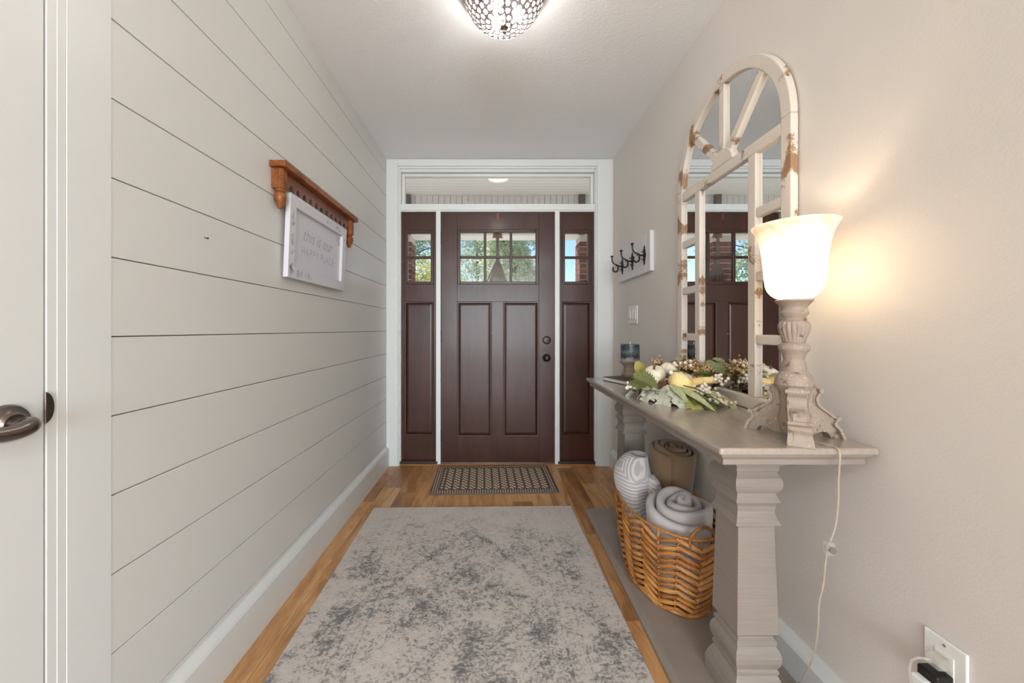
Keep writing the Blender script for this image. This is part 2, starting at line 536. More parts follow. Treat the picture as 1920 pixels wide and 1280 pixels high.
# ------------------------------------------------------------------ mesh building
W = {}
class MB:
    def __init__(s):
        s.v, s.f, s.mi = [], [], []
        s.cur = 0
    def add(s, vs, fs):
        b = len(s.v)
        s.v += [Vector(v) for v in vs]
        for f in fs:
            s.f.append([b + i for i in f])
            s.mi.append(s.cur)
        return s
    def box(s, x0, x1, y0, y1, z0, z1):
        return s.add([(x0, y0, z0), (x1, y0, z0), (x1, y1, z0), (x0, y1, z0), (x0, y0, z1), (x1, y0, z1), (x1, y1, z1), (x0, y1, z1)],
                     [(0, 3, 2, 1), (4, 5, 6, 7), (0, 1, 5, 4), (1, 2, 6, 5), (2, 3, 7, 6), (3, 0, 4, 7)])
    def prism(s, poly, off):
        n = len(poly)
        off = Vector(off)
        vs = [Vector(p) for p in poly] + [Vector(p) + off for p in poly]
        fs = [list(range(n))[::-1], list(range(n, 2 * n))] + [(i, (i + 1) % n, n + (i + 1) % n, n + i) for i in range(n)]
        return s.add(vs, fs)
    def loft(s, rings, closed=True, caps=True):
        n = len(rings[0])
        vs = [p for r in rings for p in r]
        fs = []
        for i in range(len(rings) - 1):
            for j in range(n if closed else n - 1):
                k = (j + 1) % n
                fs.append((i * n + j, i * n + k, (i + 1) * n + k, (i + 1) * n + j))
        if caps and closed:
            fs.append(list(range(n))[::-1])
            fs.append([(len(rings) - 1) * n + j for j in range(n)])
        return s.add(vs, fs)
    def tube(s, pts, r, n=8, caps=True):
        pts = [Vector(p) for p in pts]
        rs = r if isinstance(r, (list, tuple)) else [r] * len(pts)
        t0 = (pts[1] - pts[0]).normalized()
        up = Vector((0, 0, 1)) if abs(t0.z) < 0.9 else Vector((1, 0, 0))
        a = t0.cross(up).normalized()
        rings = []
        for i, p in enumerate(pts):
            t = (pts[min(i + 1, len(pts) - 1)] - pts[max(i - 1, 0)]).normalized()
            a = (a - t * a.dot(t)).normalized()
            b = t.cross(a)
            rings.append([p + (a * math.cos(2 * PI * k / n) + b * math.sin(2 * PI * k / n)) * rs[i] for k in range(n)])
        return s.loft(rings, True, caps)
    def lathe(s, prof, c=(0, 0, 0), n=32, M=None, caps=True):
        c = Vector(c)
        rings = []
        for r, z in prof:
            ring = []
            for k in range(n):
                p = Vector((r * math.cos(2 * PI * k / n), r * math.sin(2 * PI * k / n), z))
                ring.append((M @ p if M else p) + c)
            rings.append(ring)
        return s.loft(rings, True, caps)
    def sqlathe(s, prof, c):
        c = Vector(c)
        return s.loft([[c + Vector((sx * r, sy * r, z)) for sx, sy in ((-1, -1), (1, -1), (1, 1), (-1, 1))] for r, z in prof])
    def ell(s, c, rx, ry, rz, seg=12, rings=8, M=None):
        prof = [(math.sin(PI * i / rings), -math.cos(PI * i / rings)) for i in range(rings + 1)]
        prof[0] = (0.02, -1); prof[-1] = (0.02, 1)
        sc = Matrix.Diagonal((rx, ry, rz))
        return s.lathe(prof, c, seg, (M.to_3x3() @ sc) if M else sc)
    def mesh(s, name, mats, smooth=None):
        me = D.meshes.new(name)
        me.from_pydata([tuple(v) for v in s.v], [], s.f)
        bm = bmesh.new()
        bm.from_mesh(me)
        bmesh.ops.recalc_face_normals(bm, faces=bm.faces)
        bm.to_mesh(me)
        bm.free()
        for m in (mats if isinstance(mats, (list, tuple)) else [mats]):
            me.materials.append(m)
        me.polygons.foreach_set('material_index', s.mi)
        if smooth:
            me.polygons.foreach_set('use_smooth', [True] * len(me.polygons))
            if smooth < 180:
                me.set_sharp_from_angle(angle=math.radians(smooth))
        me.update()
        return me
    def build(s, name, mats, parent=None, smooth=None, bevel=0, seg=2, loc=None, bmat=-1):
        """verts are in world space; a top-level mesh gets its origin at loc"""
        base = W[parent] if parent is not None else Vector((0, 0, 0))
        org = Vector(loc) if loc is not None else base
        s.v = [v - org for v in s.v]
        me = s.mesh(name, mats, smooth)
        o = D.objects.new(name, me)
        C.objects.link(o)
        if parent is not None:
            o.parent = parent
        o.location = org - base
        W[o] = org
        if bevel:
            b = o.modifiers.new('bevel', 'BEVEL')
            b.width, b.segments, b.limit_method = bevel, seg, 'ANGLE'
            b.angle_limit = math.radians(35)
            b.material = bmat
            b.harden_normals = False
        return o

def smooth_path(pts, n=6):
    pts = [Vector(p) for p in pts]
    out = []
    for i in range(len(pts) - 1):
        p0, p1, p2, p3 = pts[max(i - 1, 0)], pts[i], pts[i + 1], pts[min(i + 2, len(pts) - 1)]
        for k in range(n):
            t = k / n
            out.append(0.5 * ((2 * p1) + (p2 - p0) * t + (2 * p0 - 5 * p1 + 4 * p2 - p3) * t * t + (3 * p1 - p0 - 3 * p2 + p3) * t ** 3))
    out.append(pts[-1])
    return out

def tag(o, label, cat=None, group=None, kind=None):
    o['label'] = label
    if cat: o['category'] = cat
    if group: o['group'] = group
    if kind: o['kind'] = kind
    return o
def thing(name, loc, label, cat, group=None, kind=None):
    o = D.objects.new(name, None)
    o.empty_display_size = 0.05
    C.objects.link(o)
    o.location = loc
    W[o] = Vector(loc)
    return tag(o, label, cat, group, kind)
def inst(name, me, parent, loc, rot=None, scale=(1, 1, 1)):
    """an object with shared mesh data placed at a world position under parent"""
    o = D.objects.new(name, me)
    C.objects.link(o)
    o.parent = parent
    base = W[parent] if parent is not None else Vector((0, 0, 0))
    o.location = Vector(loc) - base
    if rot is not None:
        if isinstance(rot, Matrix):
            o.rotation_euler = rot.to_euler()
        else:
            o.rotation_euler = rot
    o.scale = scale
    W[o] = Vector(loc)
    return o
def boxobj(name, dims, m, parent, bevel=0.0, **kw):
    return MB().box(*dims).build(name, m, parent, bevel=bevel, **kw)

XL, XR, ZC = -0.873, 0.955, 2.473
YC = 3.0                          # front face of the entry casing

# ------------------------------------------------------------------ the room
fl = MB().box(-3.6, 3.6, -6.0, 3.16, -0.12, -0.006).build('floor', floor_m, loc=(0, 0, -0.006))
tag(fl, 'warm brown wood plank floor of the entry hall', 'floor', kind='structure')
R = random.Random(5)
unit = MB().box(-0.5, 0.5, -0.5, 0.5, -0.5, 0.5).mesh('plank', floor_m)
pw, x, k = 0.127, XL - 0.03, 0
while x < XR + 0.05:
    y = 0.2 - R.random() * 0.9
    while y < 3.02:
        L = R.choice([0.42, 0.6, 0.78, 0.95])
        y1 = min(y + L, 3.02)
        if y1 > 0.35 and y1 - y > 0.05:
            inst('plank', unit, fl, (x + pw / 2, (y + y1) / 2, -0.004), None, (pw - 0.0012, y1 - y - 0.0012, 0.008))
        y = y1 if y1 < 3.02 else 9
    x += pw

ce = MB().box(-3.7, 3.7, -6.1, 3.15, ZC, ZC + 0.15).build('ceiling', ceiling_m, loc=(0, 0, ZC))
tag(ce, 'white knockdown-textured plaster ceiling over the hall', 'ceiling', kind='structure')

# left wall: shiplap boards on a dark backing
wl = MB().box(XL - 0.16, XL - 0.017, -1.0, 3.15, -0.1, ZC).build('wall_left', shiplap_gap, loc=(XL - 0.1, 1, 0))
# opening for the closet door is a shallow recess, so the backing stops behind it
tag(wl, 'white horizontal shiplap wall along the left of the hall', 'wall', kind='structure')
zg = [1.0857 + 0.1812 * i for i in range(-6, 9)]
for a, b in zip(zg[:-1], zg[1:]):
    z0, z1 = max(a, 0.0), min(b, ZC)
    if z1 - z0 < 0.03:
        continue
    MB().box(XL - 0.0165, XL, 0.846, 3.006, z0 + 0.0012, z1 - (0.0012 if z1 < ZC else 0)).build('plank', white_paint, wl, bevel=0.0012, seg=1)
# right wall
wr = MB().box(XR, XR + 0.16, -1.0, 3.15, -0.1, ZC).build('wall_right', wall_right_m, loc=(XR, 1, 0))
tag(wr, 'pale greige orange-peel plaster wall along the right of the hall', 'wall', kind='structure')
# entry wall around the door unit
wb = MB()
wb.box(-4.5, -0.80, 3.012, 3.16, -0.3, 3.3).box(0.845, 4.5, 3.012, 3.16, -0.3, 3.3).box(-0.80, 0.845, 3.012, 3.16, 2.43, 3.3)
wb = wb.build('wall_entry', wall_right_m, loc=(0, 3.05, 0))
tag(wb, 'end wall that holds the front door, sidelights and transom', 'wall', kind='structure')
# living room behind the camera
for nm, d, lb in (('wall_rear', None, 'white living-room wall with wide windows behind the camera'),):
    m = MB()
    m.box(-3.6, -2.1, -6.0, -5.86, 0, ZC).box(2.5, 3.6, -6.0, -5.86, 0, ZC).box(-2.1, 2.5, -6.0, -5.86, 0, 0.38).box(-2.1, 2.5, -6.0, -5.86, 2.5 - 0.08, ZC)
    tag(m.build(nm, white_paint, loc=(0, -6, 0)), lb, 'wall', kind='structure')
m = MB().box(-3.74, -3.6, -6.0, -1.0, 0, ZC).box(-3.6, XL - 0.16, -1.0, -0.86, 0, ZC)
tag(m.build('wall_living_left', white_paint, loc=(-3.6, -3, 0)), 'white living-room wall behind the camera on the left', 'wall', kind='structure')
m = MB().box(3.6, 3.74, -6.0, -5.0, 0, ZC).box(3.6, 3.74, -1.8, -1.0, 0, ZC).box(3.6, 3.74, -5.0, -1.8, 0, 0.4).box(3.6, 3.74, -5.0, -1.8, 2.46, ZC).box(XR + 0.16, 3.6, -1.0, -0.86, 0, ZC)
tag(m.build('wall_living_right', wall_right_m, loc=(3.6, -3, 0)), 'pale living-room wall with windows behind the camera', 'wall', kind='structure')

# baseboards
def baseboard(name, pts, y0, y1, label):
    m = MB().prism([(x, y0, z) for x, z in pts], (0, y1 - y0, 0))
    tag(m.build(name, trim_paint, loc=(pts[0][0], (y0 + y1) / 2, 0)), label, 'baseboard', kind='structure')
baseboard('baseboard_left', [(XL, 0), (XL + 0.025, 0), (XL + 0.025, 0.138), (XL + 0.020, 0.147), (XL + 0.002, 0.160), (XL, 0.165)], 0.852, 2.999,
          'tall white baseboard under the shiplap wall')
baseboard('baseboard_right', [(XR, 0), (XR - 0.036, 0), (XR - 0.036, 0.116), (XR - 0.030, 0.124), (XR - 0.004, 0.137), (XR, 0.138)], -1.0, 2.999,
          'white baseboard under the greige wall behind the console table')

# closet door casing and closet door in the left wall
t1 = thing('trim_1', (XL, 0.75, 0), 'white casing and jamb of the closet door, nearest the left edge', 'trim', kind='structure')
boxobj('casing', (XL - 0.016, XL + 0.0008, 0.7612, 0.850, 0, 2.25), trim_paint, t1, 0.0006, seg=1)
boxobj('casing_bead', (XL - 0.016, XL - 0.0004, 0.7452, 0.7610, 0, 2.2), trim_paint, t1, 0.0006, seg=1)
boxobj('jamb', (XL - 0.1, XL - 0.0016, 0.7290, 0.7450, 0, 2.18), trim_paint, t1, 0.0006)
boxobj('jamb', (XL - 0.1, XL - 0.004, -0.05, -0.034, 0, 2.18), trim_paint, t1, 0.001)
boxobj('casing', (XL - 0.016, XL + 0.012, -0.155, -0.05, 0, 2.25), trim_paint, t1, 0.003)
boxobj('head_casing', (XL - 0.016, XL + 0.012, -0.155, 0.857, 2.18, 2.28), trim_paint, t1, 0.003)
d2 = thing('door_2', (XL - 0.03, 0.35, 0), 'white painted closet door at the left edge with a nickel lever', 'door', kind='structure')
boxobj('slab', (XL - 0.045, XL - 0.0035, -0.03, 0.7262, 0.01, 2.175), trim_paint, d2, 0.0015)
# lever handle
hc = Vector((XL - 0.0035, 0.668, 0.934))
RX = Matrix.Rotation(PI / 2, 3, 'Y')
lev = MB().lathe([(0.001, 0), (0.0335, 0), (0.0335, 0.004), (0.031, 0.009), (0.022, 0.0125), (0.018, 0.016), (0.0165, 0.020), (0.001, 0.020)], hc, 40, RX).build('rose', satin_nickel, d2, smooth=40)
lpts = smooth_path([hc + Vector(v) for v in ((0.014, 0, 0), (0.03, 0, 0), (0.045, -0.001, -0.001), (0.054, -0.012, -0.004), (0.056, -0.035, -0.008), (0.054, -0.07, -0.006), (0.052, -0.105, -0.002))], 6)
lrad = [p.x for p in smooth_path([Vector((r, 0, 0)) for r in (0.0125, 0.012, 0.0135, 0.0145, 0.0135, 0.0115, 0.008)], 6)]
MB().tube(lpts, lrad, 24).build('lever', satin_nickel, d2, smooth=80)
# strike lip of the latch
sp = MB()
pr = [(XL - 0.006, 0.737), (XL + 0.006, 0.737), (XL + 0.013, 0.740), (XL + 0.013, 0.746), (XL + 0.008, 0.752), (XL - 0.006, 0.752)]
ring = []
for i in range(13):
    a = -PI / 2 + PI * i / 12
    ring.append((0.7225 + 0.0160 * math.cos(a), 0.9505 + 0.031 * math.sin(a)))
sp.prism([(XL - 0.0010, y, z) for y, z in ring], (0.0045, 0, 0))
sp.build('strike_plate', satin_nickel, t1, bevel=0.002, seg=3)

# ------------------------------------------------------------------ entry frame
t2 = thing('trim_2', (0, YC, 0), 'white casing, jambs and mullions framing the front door', 'trim', kind='structure')
boxobj('casing', (XL + 0.0005, -0.778, YC, 3.02, 0.0, ZC - 0.004), trim_paint, t2, 0.003)
boxobj('casing', (0.825, 0.938, YC, 3.02, 0.0, ZC - 0.004), trim_paint, t2, 0.003)
boxobj('head_casing', (-0.778, 0.825, YC, 3.02, 2.415, ZC - 0.004), trim_paint, t2, 0.003)
# bead inside the casing, then jambs
boxobj('casing_bead', (-0.778, -0.768, YC + 0.008, 3.024, 0.0, 2.415), trim_paint, t2, 0.002)
boxobj('casing_bead', (0.815, 0.825, YC + 0.008, 3.024, 0.0, 2.415), trim_paint, t2, 0.002)
boxobj('casing_bead', (-0.768, 0.815, YC + 0.008, 3.024, 2.398, 2.415), trim_paint, t2, 0.002)
JY0, JY1 = 3.022, 3.15
boxobj('jamb', (-0.795, -0.760, JY0, JY1, 0.0, 2.43), trim_paint, t2, 0.002)
boxobj('jamb', (0.809, 0.845, JY0, JY1, 0.0, 2.43), trim_paint, t2, 0.002)
boxobj('mullion', (-0.475, -0.438, JY0, JY1, 0.008, 2.06), trim_paint, t2, 0.002)
boxobj('mullion', (0.4885, 0.526, JY0, JY1, 0.008, 2.06), trim_paint, t2, 0.002)
boxobj('head_jamb', (-0.760, 0.809, JY0, JY1, 2.375, 2.43), trim_paint, t2, 0.002)
boxobj('transom_rail', (-0.760, 0.809, JY0, JY1, 2.068, 2.116), trim_paint, t2, 0.002)
boxobj('stop', (-0.760, 0.809, JY0 + 0.006, 3.06, 2.056, 2.068), trim_paint, t2, 0.001)
boxobj('threshold', (-0.785, 0.835, 3.0205, 3.16, -0.002, 0.010), threshold_wood, t2, 0.003)
for x0, x1 in ((-0.775, -0.462), (0.512, 0.828)):
    boxobj('sill_strip', (x0, x1, 3.0215, 3.07, 0.0105, 0.034), dark_strip, t2, 0.002)
# transom window
tw = thing('window_1', (0.02, 3.08, 2.116), 'wide transom window above the front door looking up at the porch ceiling', 'window', kind='structure')
ym = 3.075
boxobj('sash', (-0.759, -0.736, 3.055, 3.10, 2.117, 2.374), trim_paint, tw, 0.002)
boxobj('sash', (0.785, 0.808, 3.055, 3.10, 2.117, 2.374), trim_paint, tw, 0.002)
boxobj('sash', (-0.736, 0.785, 3.055, 3.10, 2.350, 2.374), trim_paint, tw, 0.002)
boxobj('sash', (-0.736, 0.785, 3.055, 3.10, 2.117, 2.126), trim_paint, tw, 0.001)
boxobj('pane', (-0.738, 0.787, 3.076, 3.080, 2.125, 2.352), glass, tw)

DY = 3.05                         # inner face of door and sidelights
SC = F / DY
dx = lambda px: (px - CX) / SC
dz = lambda py: H - (py - CY) / SC

def recessed_panel(parent, x0, x1, z0, z1):
    """moulded frame sloping in to a flat recessed panel with a raised field"""
    y0, y1 = DY, DY + 0.012
    m = MB()
    q = lambda d, y: [(x0 + d, y, z0 + d), (x1 - d, y, z0 + d), (x1 - d, y, z1 - d), (x0 + d, y, z1 - d)]
    m.loft([q(0.0, y0 + 0.001), q(0.003, y0 - 0.003), q(0.010, y0 - 0.002), q(0.016, y0 + 0.011)], True, False)
    mo = m.build('panel_moulding', door_m, parent, smooth=30)
    m = MB()
    m.loft([q(0.0165, y0 + 0.013), q(0.020, y0 + 0.012), q(0.030, y0 + 0.010)], True, False)
    m.add(q(0.030, y0 + 0.010), [(0, 1, 2, 3)])
    m.add(q(0.0, DY + 0.030), [(0, 1, 2, 3)])
    m.build('panel', door_m, parent)

def lite(parent, x0, x1, z0, z1, cols, rows, mw):
    """glazed opening: a raised sticking frame, muntins and one pane per light"""
    f = 0.024
    y0 = DY - 0.002
    boxobj('window_frame', (x0, x0 + f, y0, DY + 0.04, z0, z1), door_m, parent, 0.003)
    boxobj('window_frame', (x1 - f, x1, y0, DY + 0.04, z0, z1), door_m, parent, 0.003)
    boxobj('window_frame', (x0 + f, x1 - f, y0, DY + 0.04, z0, z0 + f), door_m, parent, 0.003)
    boxobj('window_frame', (x0 + f, x1 - f, y0, DY + 0.04, z1 - f, z1), door_m, parent, 0.003)
    a0, a1, c0, c1 = x0 + f, x1 - f, z0 + f, z1 - f
    cw, rh = (a1 - a0 - mw * (cols - 1)) / cols, (c1 - c0 - mw * (rows - 1)) / rows
    for i in range(1, cols):
        x = a0 + i * (cw + mw) - mw
        boxobj('muntin', (x, x + mw, DY + 0.006, DY + 0.034, c0, c1), door_m, parent, 0.003)
    for j in range(1, rows):
        z = c0 + j * (rh + mw) - mw
        for i in range(cols):
            boxobj('muntin', (a0 + i * (cw + mw), a0 + i * (cw + mw) + cw, DY + 0.007, DY + 0.033, z, z + mw), door_m, parent, 0.003)
    for i in range(cols):
        for j in range(rows):
            xa, za = a0 + i * (cw + mw), c0 + j * (rh + mw)
            boxobj('pane', (xa, xa + cw, DY + 0.018, DY + 0.022, za, za + rh), glass, parent)

# front door
d1 = thing('door_1', (0.026, DY, 0.012), 'dark brown craftsman front door with six panes above two tall panels', 'door', kind='structure')
xl, xr, zb, zt = dx(827.3), dx(1039.8), 0.0125, 2.054
B = DY + 0.044
wz0, wz1 = dz(533), dz(430)
pz0, pz1 = dz(818), dz(565.5)
boxobj('stile', (xl, dx(857.2), DY, B, zb, zt), door_m, d1, 0.0015)
boxobj('stile', (dx(1010.3), xr, DY, B, zb, zt), door_m, d1, 0.0015)
boxobj('top_rail', (dx(857.2), dx(1010.3), DY + 0.0005, B, wz1, zt), door_m, d1, 0.0012)
boxobj('lock_rail', (dx(857.2), dx(1010.3), DY + 0.0005, B, pz1, wz0), door_m, d1, 0.0012)
boxobj('bottom_rail', (dx(857.2), dx(1010.3), DY + 0.0005, B, zb, pz0), door_m, d1, 0.0012)
boxobj('centre_stile', (dx(922), dx(943.6), DY + 0.0008, B, pz0, pz1), door_m, d1, 0.0012)
recessed_panel(d1, dx(857.2), dx(922), pz0, pz1)
recessed_panel(d1, dx(943.6), dx(1010.3), pz0, pz1)
lite(d1, dx(857.4), dx(1010.1), wz0, wz1, 3, 2, 0.021)
boxobj('sweep', (xl, xr, DY + 0.004, B, 0.0105, 0.0125), steel, d1)
for py in (446, 631, 816):
    z = dz(py)
    h = MB().lathe([(0.001, -0.05), (0.0055, -0.05), (0.0055, 0.05), (0.001, 0.05)], (xl - 0.0055, DY - 0.006, z), 12).box(xl - 0.012, xl + 0.0, DY - 0.004, DY + 0.004, z - 0.05, z + 0.05)
    h.build('hinge', hinge_metal, d1, smooth=40)
RYm = Matrix.Rotation(PI / 2, 3, 'X')        # local z -> -y
db = MB().lathe([(0.001, 0), (0.0335, 0), (0.0335, 0.006), (0.030, 0.011), (0.024, 0.0125), (0.022, 0.017), (0.001, 0.018)], (dx(1025), DY, dz(637.4)), 36, RYm).build('deadbolt', bronze, d1, smooth=40)
c = Vector((dx(1025), DY - 0.024, dz(637.4)))
MB().box(c.x - 0.004, c.x + 0.018, c.y - 0.012, c.y + 0.007, c.z - 0.005, c.z + 0.005).build('thumb_turn', bronze, db, bevel=0.003)
kb = MB().lathe([(0.001, 0), (0.032, 0), (0.032, 0.005), (0.028, 0.010), (0.013, 0.013), (0.011, 0.026), (0.016, 0.032), (0.0255, 0.040), (0.0275, 0.048), (0.024, 0.057), (0.014, 0.062), (0.001, 0.063)],
                (dx(1024.6), DY, dz(670.5)), 36, RYm).build('knob', bronze, d1, smooth=50)
MB().ell((dx(1040.5), DY - 0.004, dz(669.5)), 0.006, 0.006, 0.028, 12, 8).build('latch_lip', hinge_metal, t2, smooth=60)
MB().ell((dx(922.5), DY + 0.001, dz(625.5)), 0.005, 0.003, 0.006, 10, 6).build('peephole', plain('brass_dot', lin(206, 140, 80), 0.3, 0.8), d1, smooth=60)

def sidelight(name, x0, x1, wx0, wx1, px0, px1, label):
    o = thing(name, ((x0 + x1) / 2, DY, 0.035), label, 'window', kind='structure')
    z0, z1 = 0.0345, 2.055
    a0, a1 = wx0 - 0.026, wx1 + 0.026
    c0, c1 = dz(527.5) - 0.024, dz(436.5) + 0.024
    q0, q1 = dz(816), dz(565.5)
    boxobj('stile', (x0, a0, DY, B, z0, z1), door_m, o, 0.0012)
    boxobj('stile', (a1, x1, DY, B, z0, z1), door_m, o, 0.0012)
    boxobj('top_rail', (a0, a1, DY + 0.0005, B, c1, z1), door_m, o, 0.001)
    boxobj('lock_rail', (a0, a1, DY + 0.0005, B, q1, c0), door_m, o, 0.001)
    boxobj('bottom_rail', (a0, a1, DY + 0.0005, B, z0, q0), door_m, o, 0.001)
    recessed_panel(o, a0, a1, q0, q1)
    lite(o, a0, a1, c0, c1, 1, 2, 0.020)
sidelight('window_2', -0.759, -0.4755, dx(764.5), dx(807), 0, 0, 'dark brown sidelight left of the front door, two small panes over a panel')
sidelight('window_3', 0.5265, 0.808, dx(1060), dx(1102), 0, 0, 'dark brown sidelight right of the front door, two small panes over a panel')

# ------------------------------------------------------------------ outside: porch
pf = MB().box(-3.2, 3.2, 3.165, 5.75, -0.3, -0.03).build('porch_floor', concrete, loc=(0, 4.4, -0.03))
tag(pf, 'grey concrete porch slab outside the front door', 'porch', kind='structure')
gr = MB().add([(-60, 3.2, -0.3), (60, 3.2, -0.3), (60, 120, -0.3), (-60, 120, -0.3)], [(0, 1, 2, 3)]).build('lawn', lawn, loc=(0, 12, -0.3))
tag(gr, 'green front lawn beyond the porch', 'ground', kind='structure')
dw = MB().box(-4.5, 4.5, 5.76, 10.2, -0.3, -0.28).build('reflector', concrete, loc=(0, 8, -0.29))  # slab added out of view to bounce sunlight up to the porch ceiling
tag(dw, 'unseen pale concrete driveway in front of the porch', 'reflector', kind='structure')
PZ, PY = 2.966, 5.2
pc = MB()
y = 3.17
while y < 5.62:
    pc.box(-3.2, 3.2, y, min(y + 0.084, 5.62), PZ, PZ + 0.02)
    pc.box(-3.2, 3.2, y + 0.084, y + 0.090, PZ + 0.006, PZ + 0.02)
    y += 0.090
pc = pc.build('porch_ceiling', porch_white, loc=(0, 4.4, PZ))
tag(pc, 'pale beadboard porch ceiling seen through the transom', 'ceiling', kind='structure')
rf = MB().box(-3.4, 3.4, 3.0, 5.9, PZ + 0.05, PZ + 0.16).build('porch_roof', post_grey, loc=(0, 4.4, PZ + 0.1))
tag(rf, 'grey porch roof over the front steps', 'roof', kind='structure')
pb = thing('porch_beam', (0, PY, 2.41), 'white board-clad beam along the front of the porch ceiling', 'beam', kind='structure')
boxobj('core', (-3.2, 3.2, PY + 0.016, PY + 0.30, 2.41, PZ - 0.001), porch_white, pb)
bm_ = MB().box(-0.0385, 0.0385, 0, 0.015, 0.0, PZ - 2.413).mesh('board', porch_white)
for i in range(-25, 26):
    inst('board', bm_, pb, (i * 0.082, PY, 2.411))
for x0 in (-1.25, 1.165):
    boxobj('corner_post', (x0, x0 + 0.085, PY - 0.05, PY - 0.001, 2.411, PZ - 0.002), post_grey, pb, 0.003)
# downlight in the porch ceiling
dl = thing('porch_downlight', (0.043, 4.60, PZ), 'round white downlight set in the porch ceiling, seen through the transom', 'light')
MB().lathe([(0.120, 0.004), (0.146, 0.003), (0.146, -0.008), (0.127, -0.014), (0.120, -0.004)], (0.043, 4.60, PZ), 32, caps=False).build('trim_ring', plastic_white, dl, smooth=40)
MB().lathe([(0.121, -0.003), (0.08, -0.007), (0.001, -0.009)], (0.043, 4.60, PZ), 32, caps=False).build('lens', downlight_m, dl, smooth=60)
# brick columns
bw, bd, bh, cj = 0.19, 0.09, 0.066, 0.076
bmesh_ = MB().box(-bw / 2, bw / 2, -bd / 2, bd / 2, -bh / 2, bh / 2).mesh('brick', brick_m)
def column(cx, label):
    cy, a = PY + 0.145, 0.1425
    o = thing('brick_column', (cx, cy, -0.03), label, 'column')
    MB().box(cx - a + 0.006, cx + a - 0.006, cy - a + 0.006, cy + a - 0.006, -0.03, 2.41).build('mortar_core', mortar, o)
    n = int(2.42 / cj)
    for i in range(n):
        z = -0.03 + cj * (i + 0.5)
        fl_ = 1 if i % 2 else -1
        for k in range(4):
            ang = k * PI / 2
            # pinwheel bond, mirrored on alternate courses
            lx, ly = fl_ * (-a + bw / 2), -a + bd / 2
            p = Matrix.Rotation(ang, 3, 'Z') @ Vector((lx, ly, 0))
            inst('brick', bmesh_, o, (cx + p.x, cy + p.y, z), (0, 0, ang))
column(-1.163 - 0.1425, 'red brick porch column seen through the left sidelight')
column(1.185 + 0.1425, 'red brick porch column seen through the right sidelight')

# door hanging on the outside of the door
hg = thing('door_swag', (0.026, 3.10, 2.06), 'dried twig swag with brown leaves hanging on the outside of the front door', 'wreath')
hx = 0.024
boxobj('hook', (hx - 0.012, hx + 0.012, DY - 0.0035, DY - 0.001, 1.995, 2.0546), plain('hook_brown', lin(96, 52, 40), 0.4, 0.3), hg, 0.001)
boxobj('hook_arm', (hx - 0.012, hx + 0.012, DY - 0.0035, 3.115, 2.0546, 2.0556), MATS['hook_brown'], hg)
boxobj('strap', (hx - 0.013, hx + 0.013, 3.110, 3.114, 1.66, 2.0546), plain('strap_brown', lin(84, 64, 54), 0.7), hg, 0.001)
sw = MB()
R = random.Random(3)
for i in range(110):
    a = R.uniform(-1, 1)
    x1 = hx + 0.10 * a * R.uniform(0.55, 1)
    y1 = 3.14 + 0.05 * R.uniform(-0.7, 1)
    z1 = R.uniform(1.44, 1.50)
    x0 = hx + 0.014 * a
    sw.tube([(x0, 3.128, 1.67), (x0 + (x1 - x0) * 0.3, 3.128, 1.62), (x1, y1, z1)], [0.003, 0.004, 0.0035], 5)
for i in range(9):
    a = R.uniform(-1, 1)
    sw.tube([(hx, 3.128, 1.65), (hx + 0.03 * a, 3.128, 1.70 + R.random() * 0.012)], 0.0017, 5)
sw.build('twig_bundle', plain('broom_twig', lin(78, 60, 50), 0.9), hg)
MB().lathe([(0.012, 1.645), (0.019, 1.65), (0.019, 1.672), (0.012, 1.676)], (hx, 3.128, 0), 16).build('binding', MATS['strap_brown'], hg, smooth=50)
lf = MB()
for i in range(7):
    a = -PI + PI * (i + 0.5) / 7
    L = 0.045 + 0.014 * (i % 2)
    c0 = Vector((hx, 3.118, 1.895))
    d = Vector((math.cos(a), 0.1 * (i % 3 - 1), math.sin(a) * 0.9))
    n = Vector((-d.z, 0, d.x))
    lf.add([c0, c0 + d * L * 0.5 + n * 0.016, c0 + d * L, c0 + d * L * 0.5 - n * 0.016], [(0, 1, 2, 3)])
lf.build('leaf_bow', plain('dry_leaf', lin(128, 84, 46), 0.8), hg)

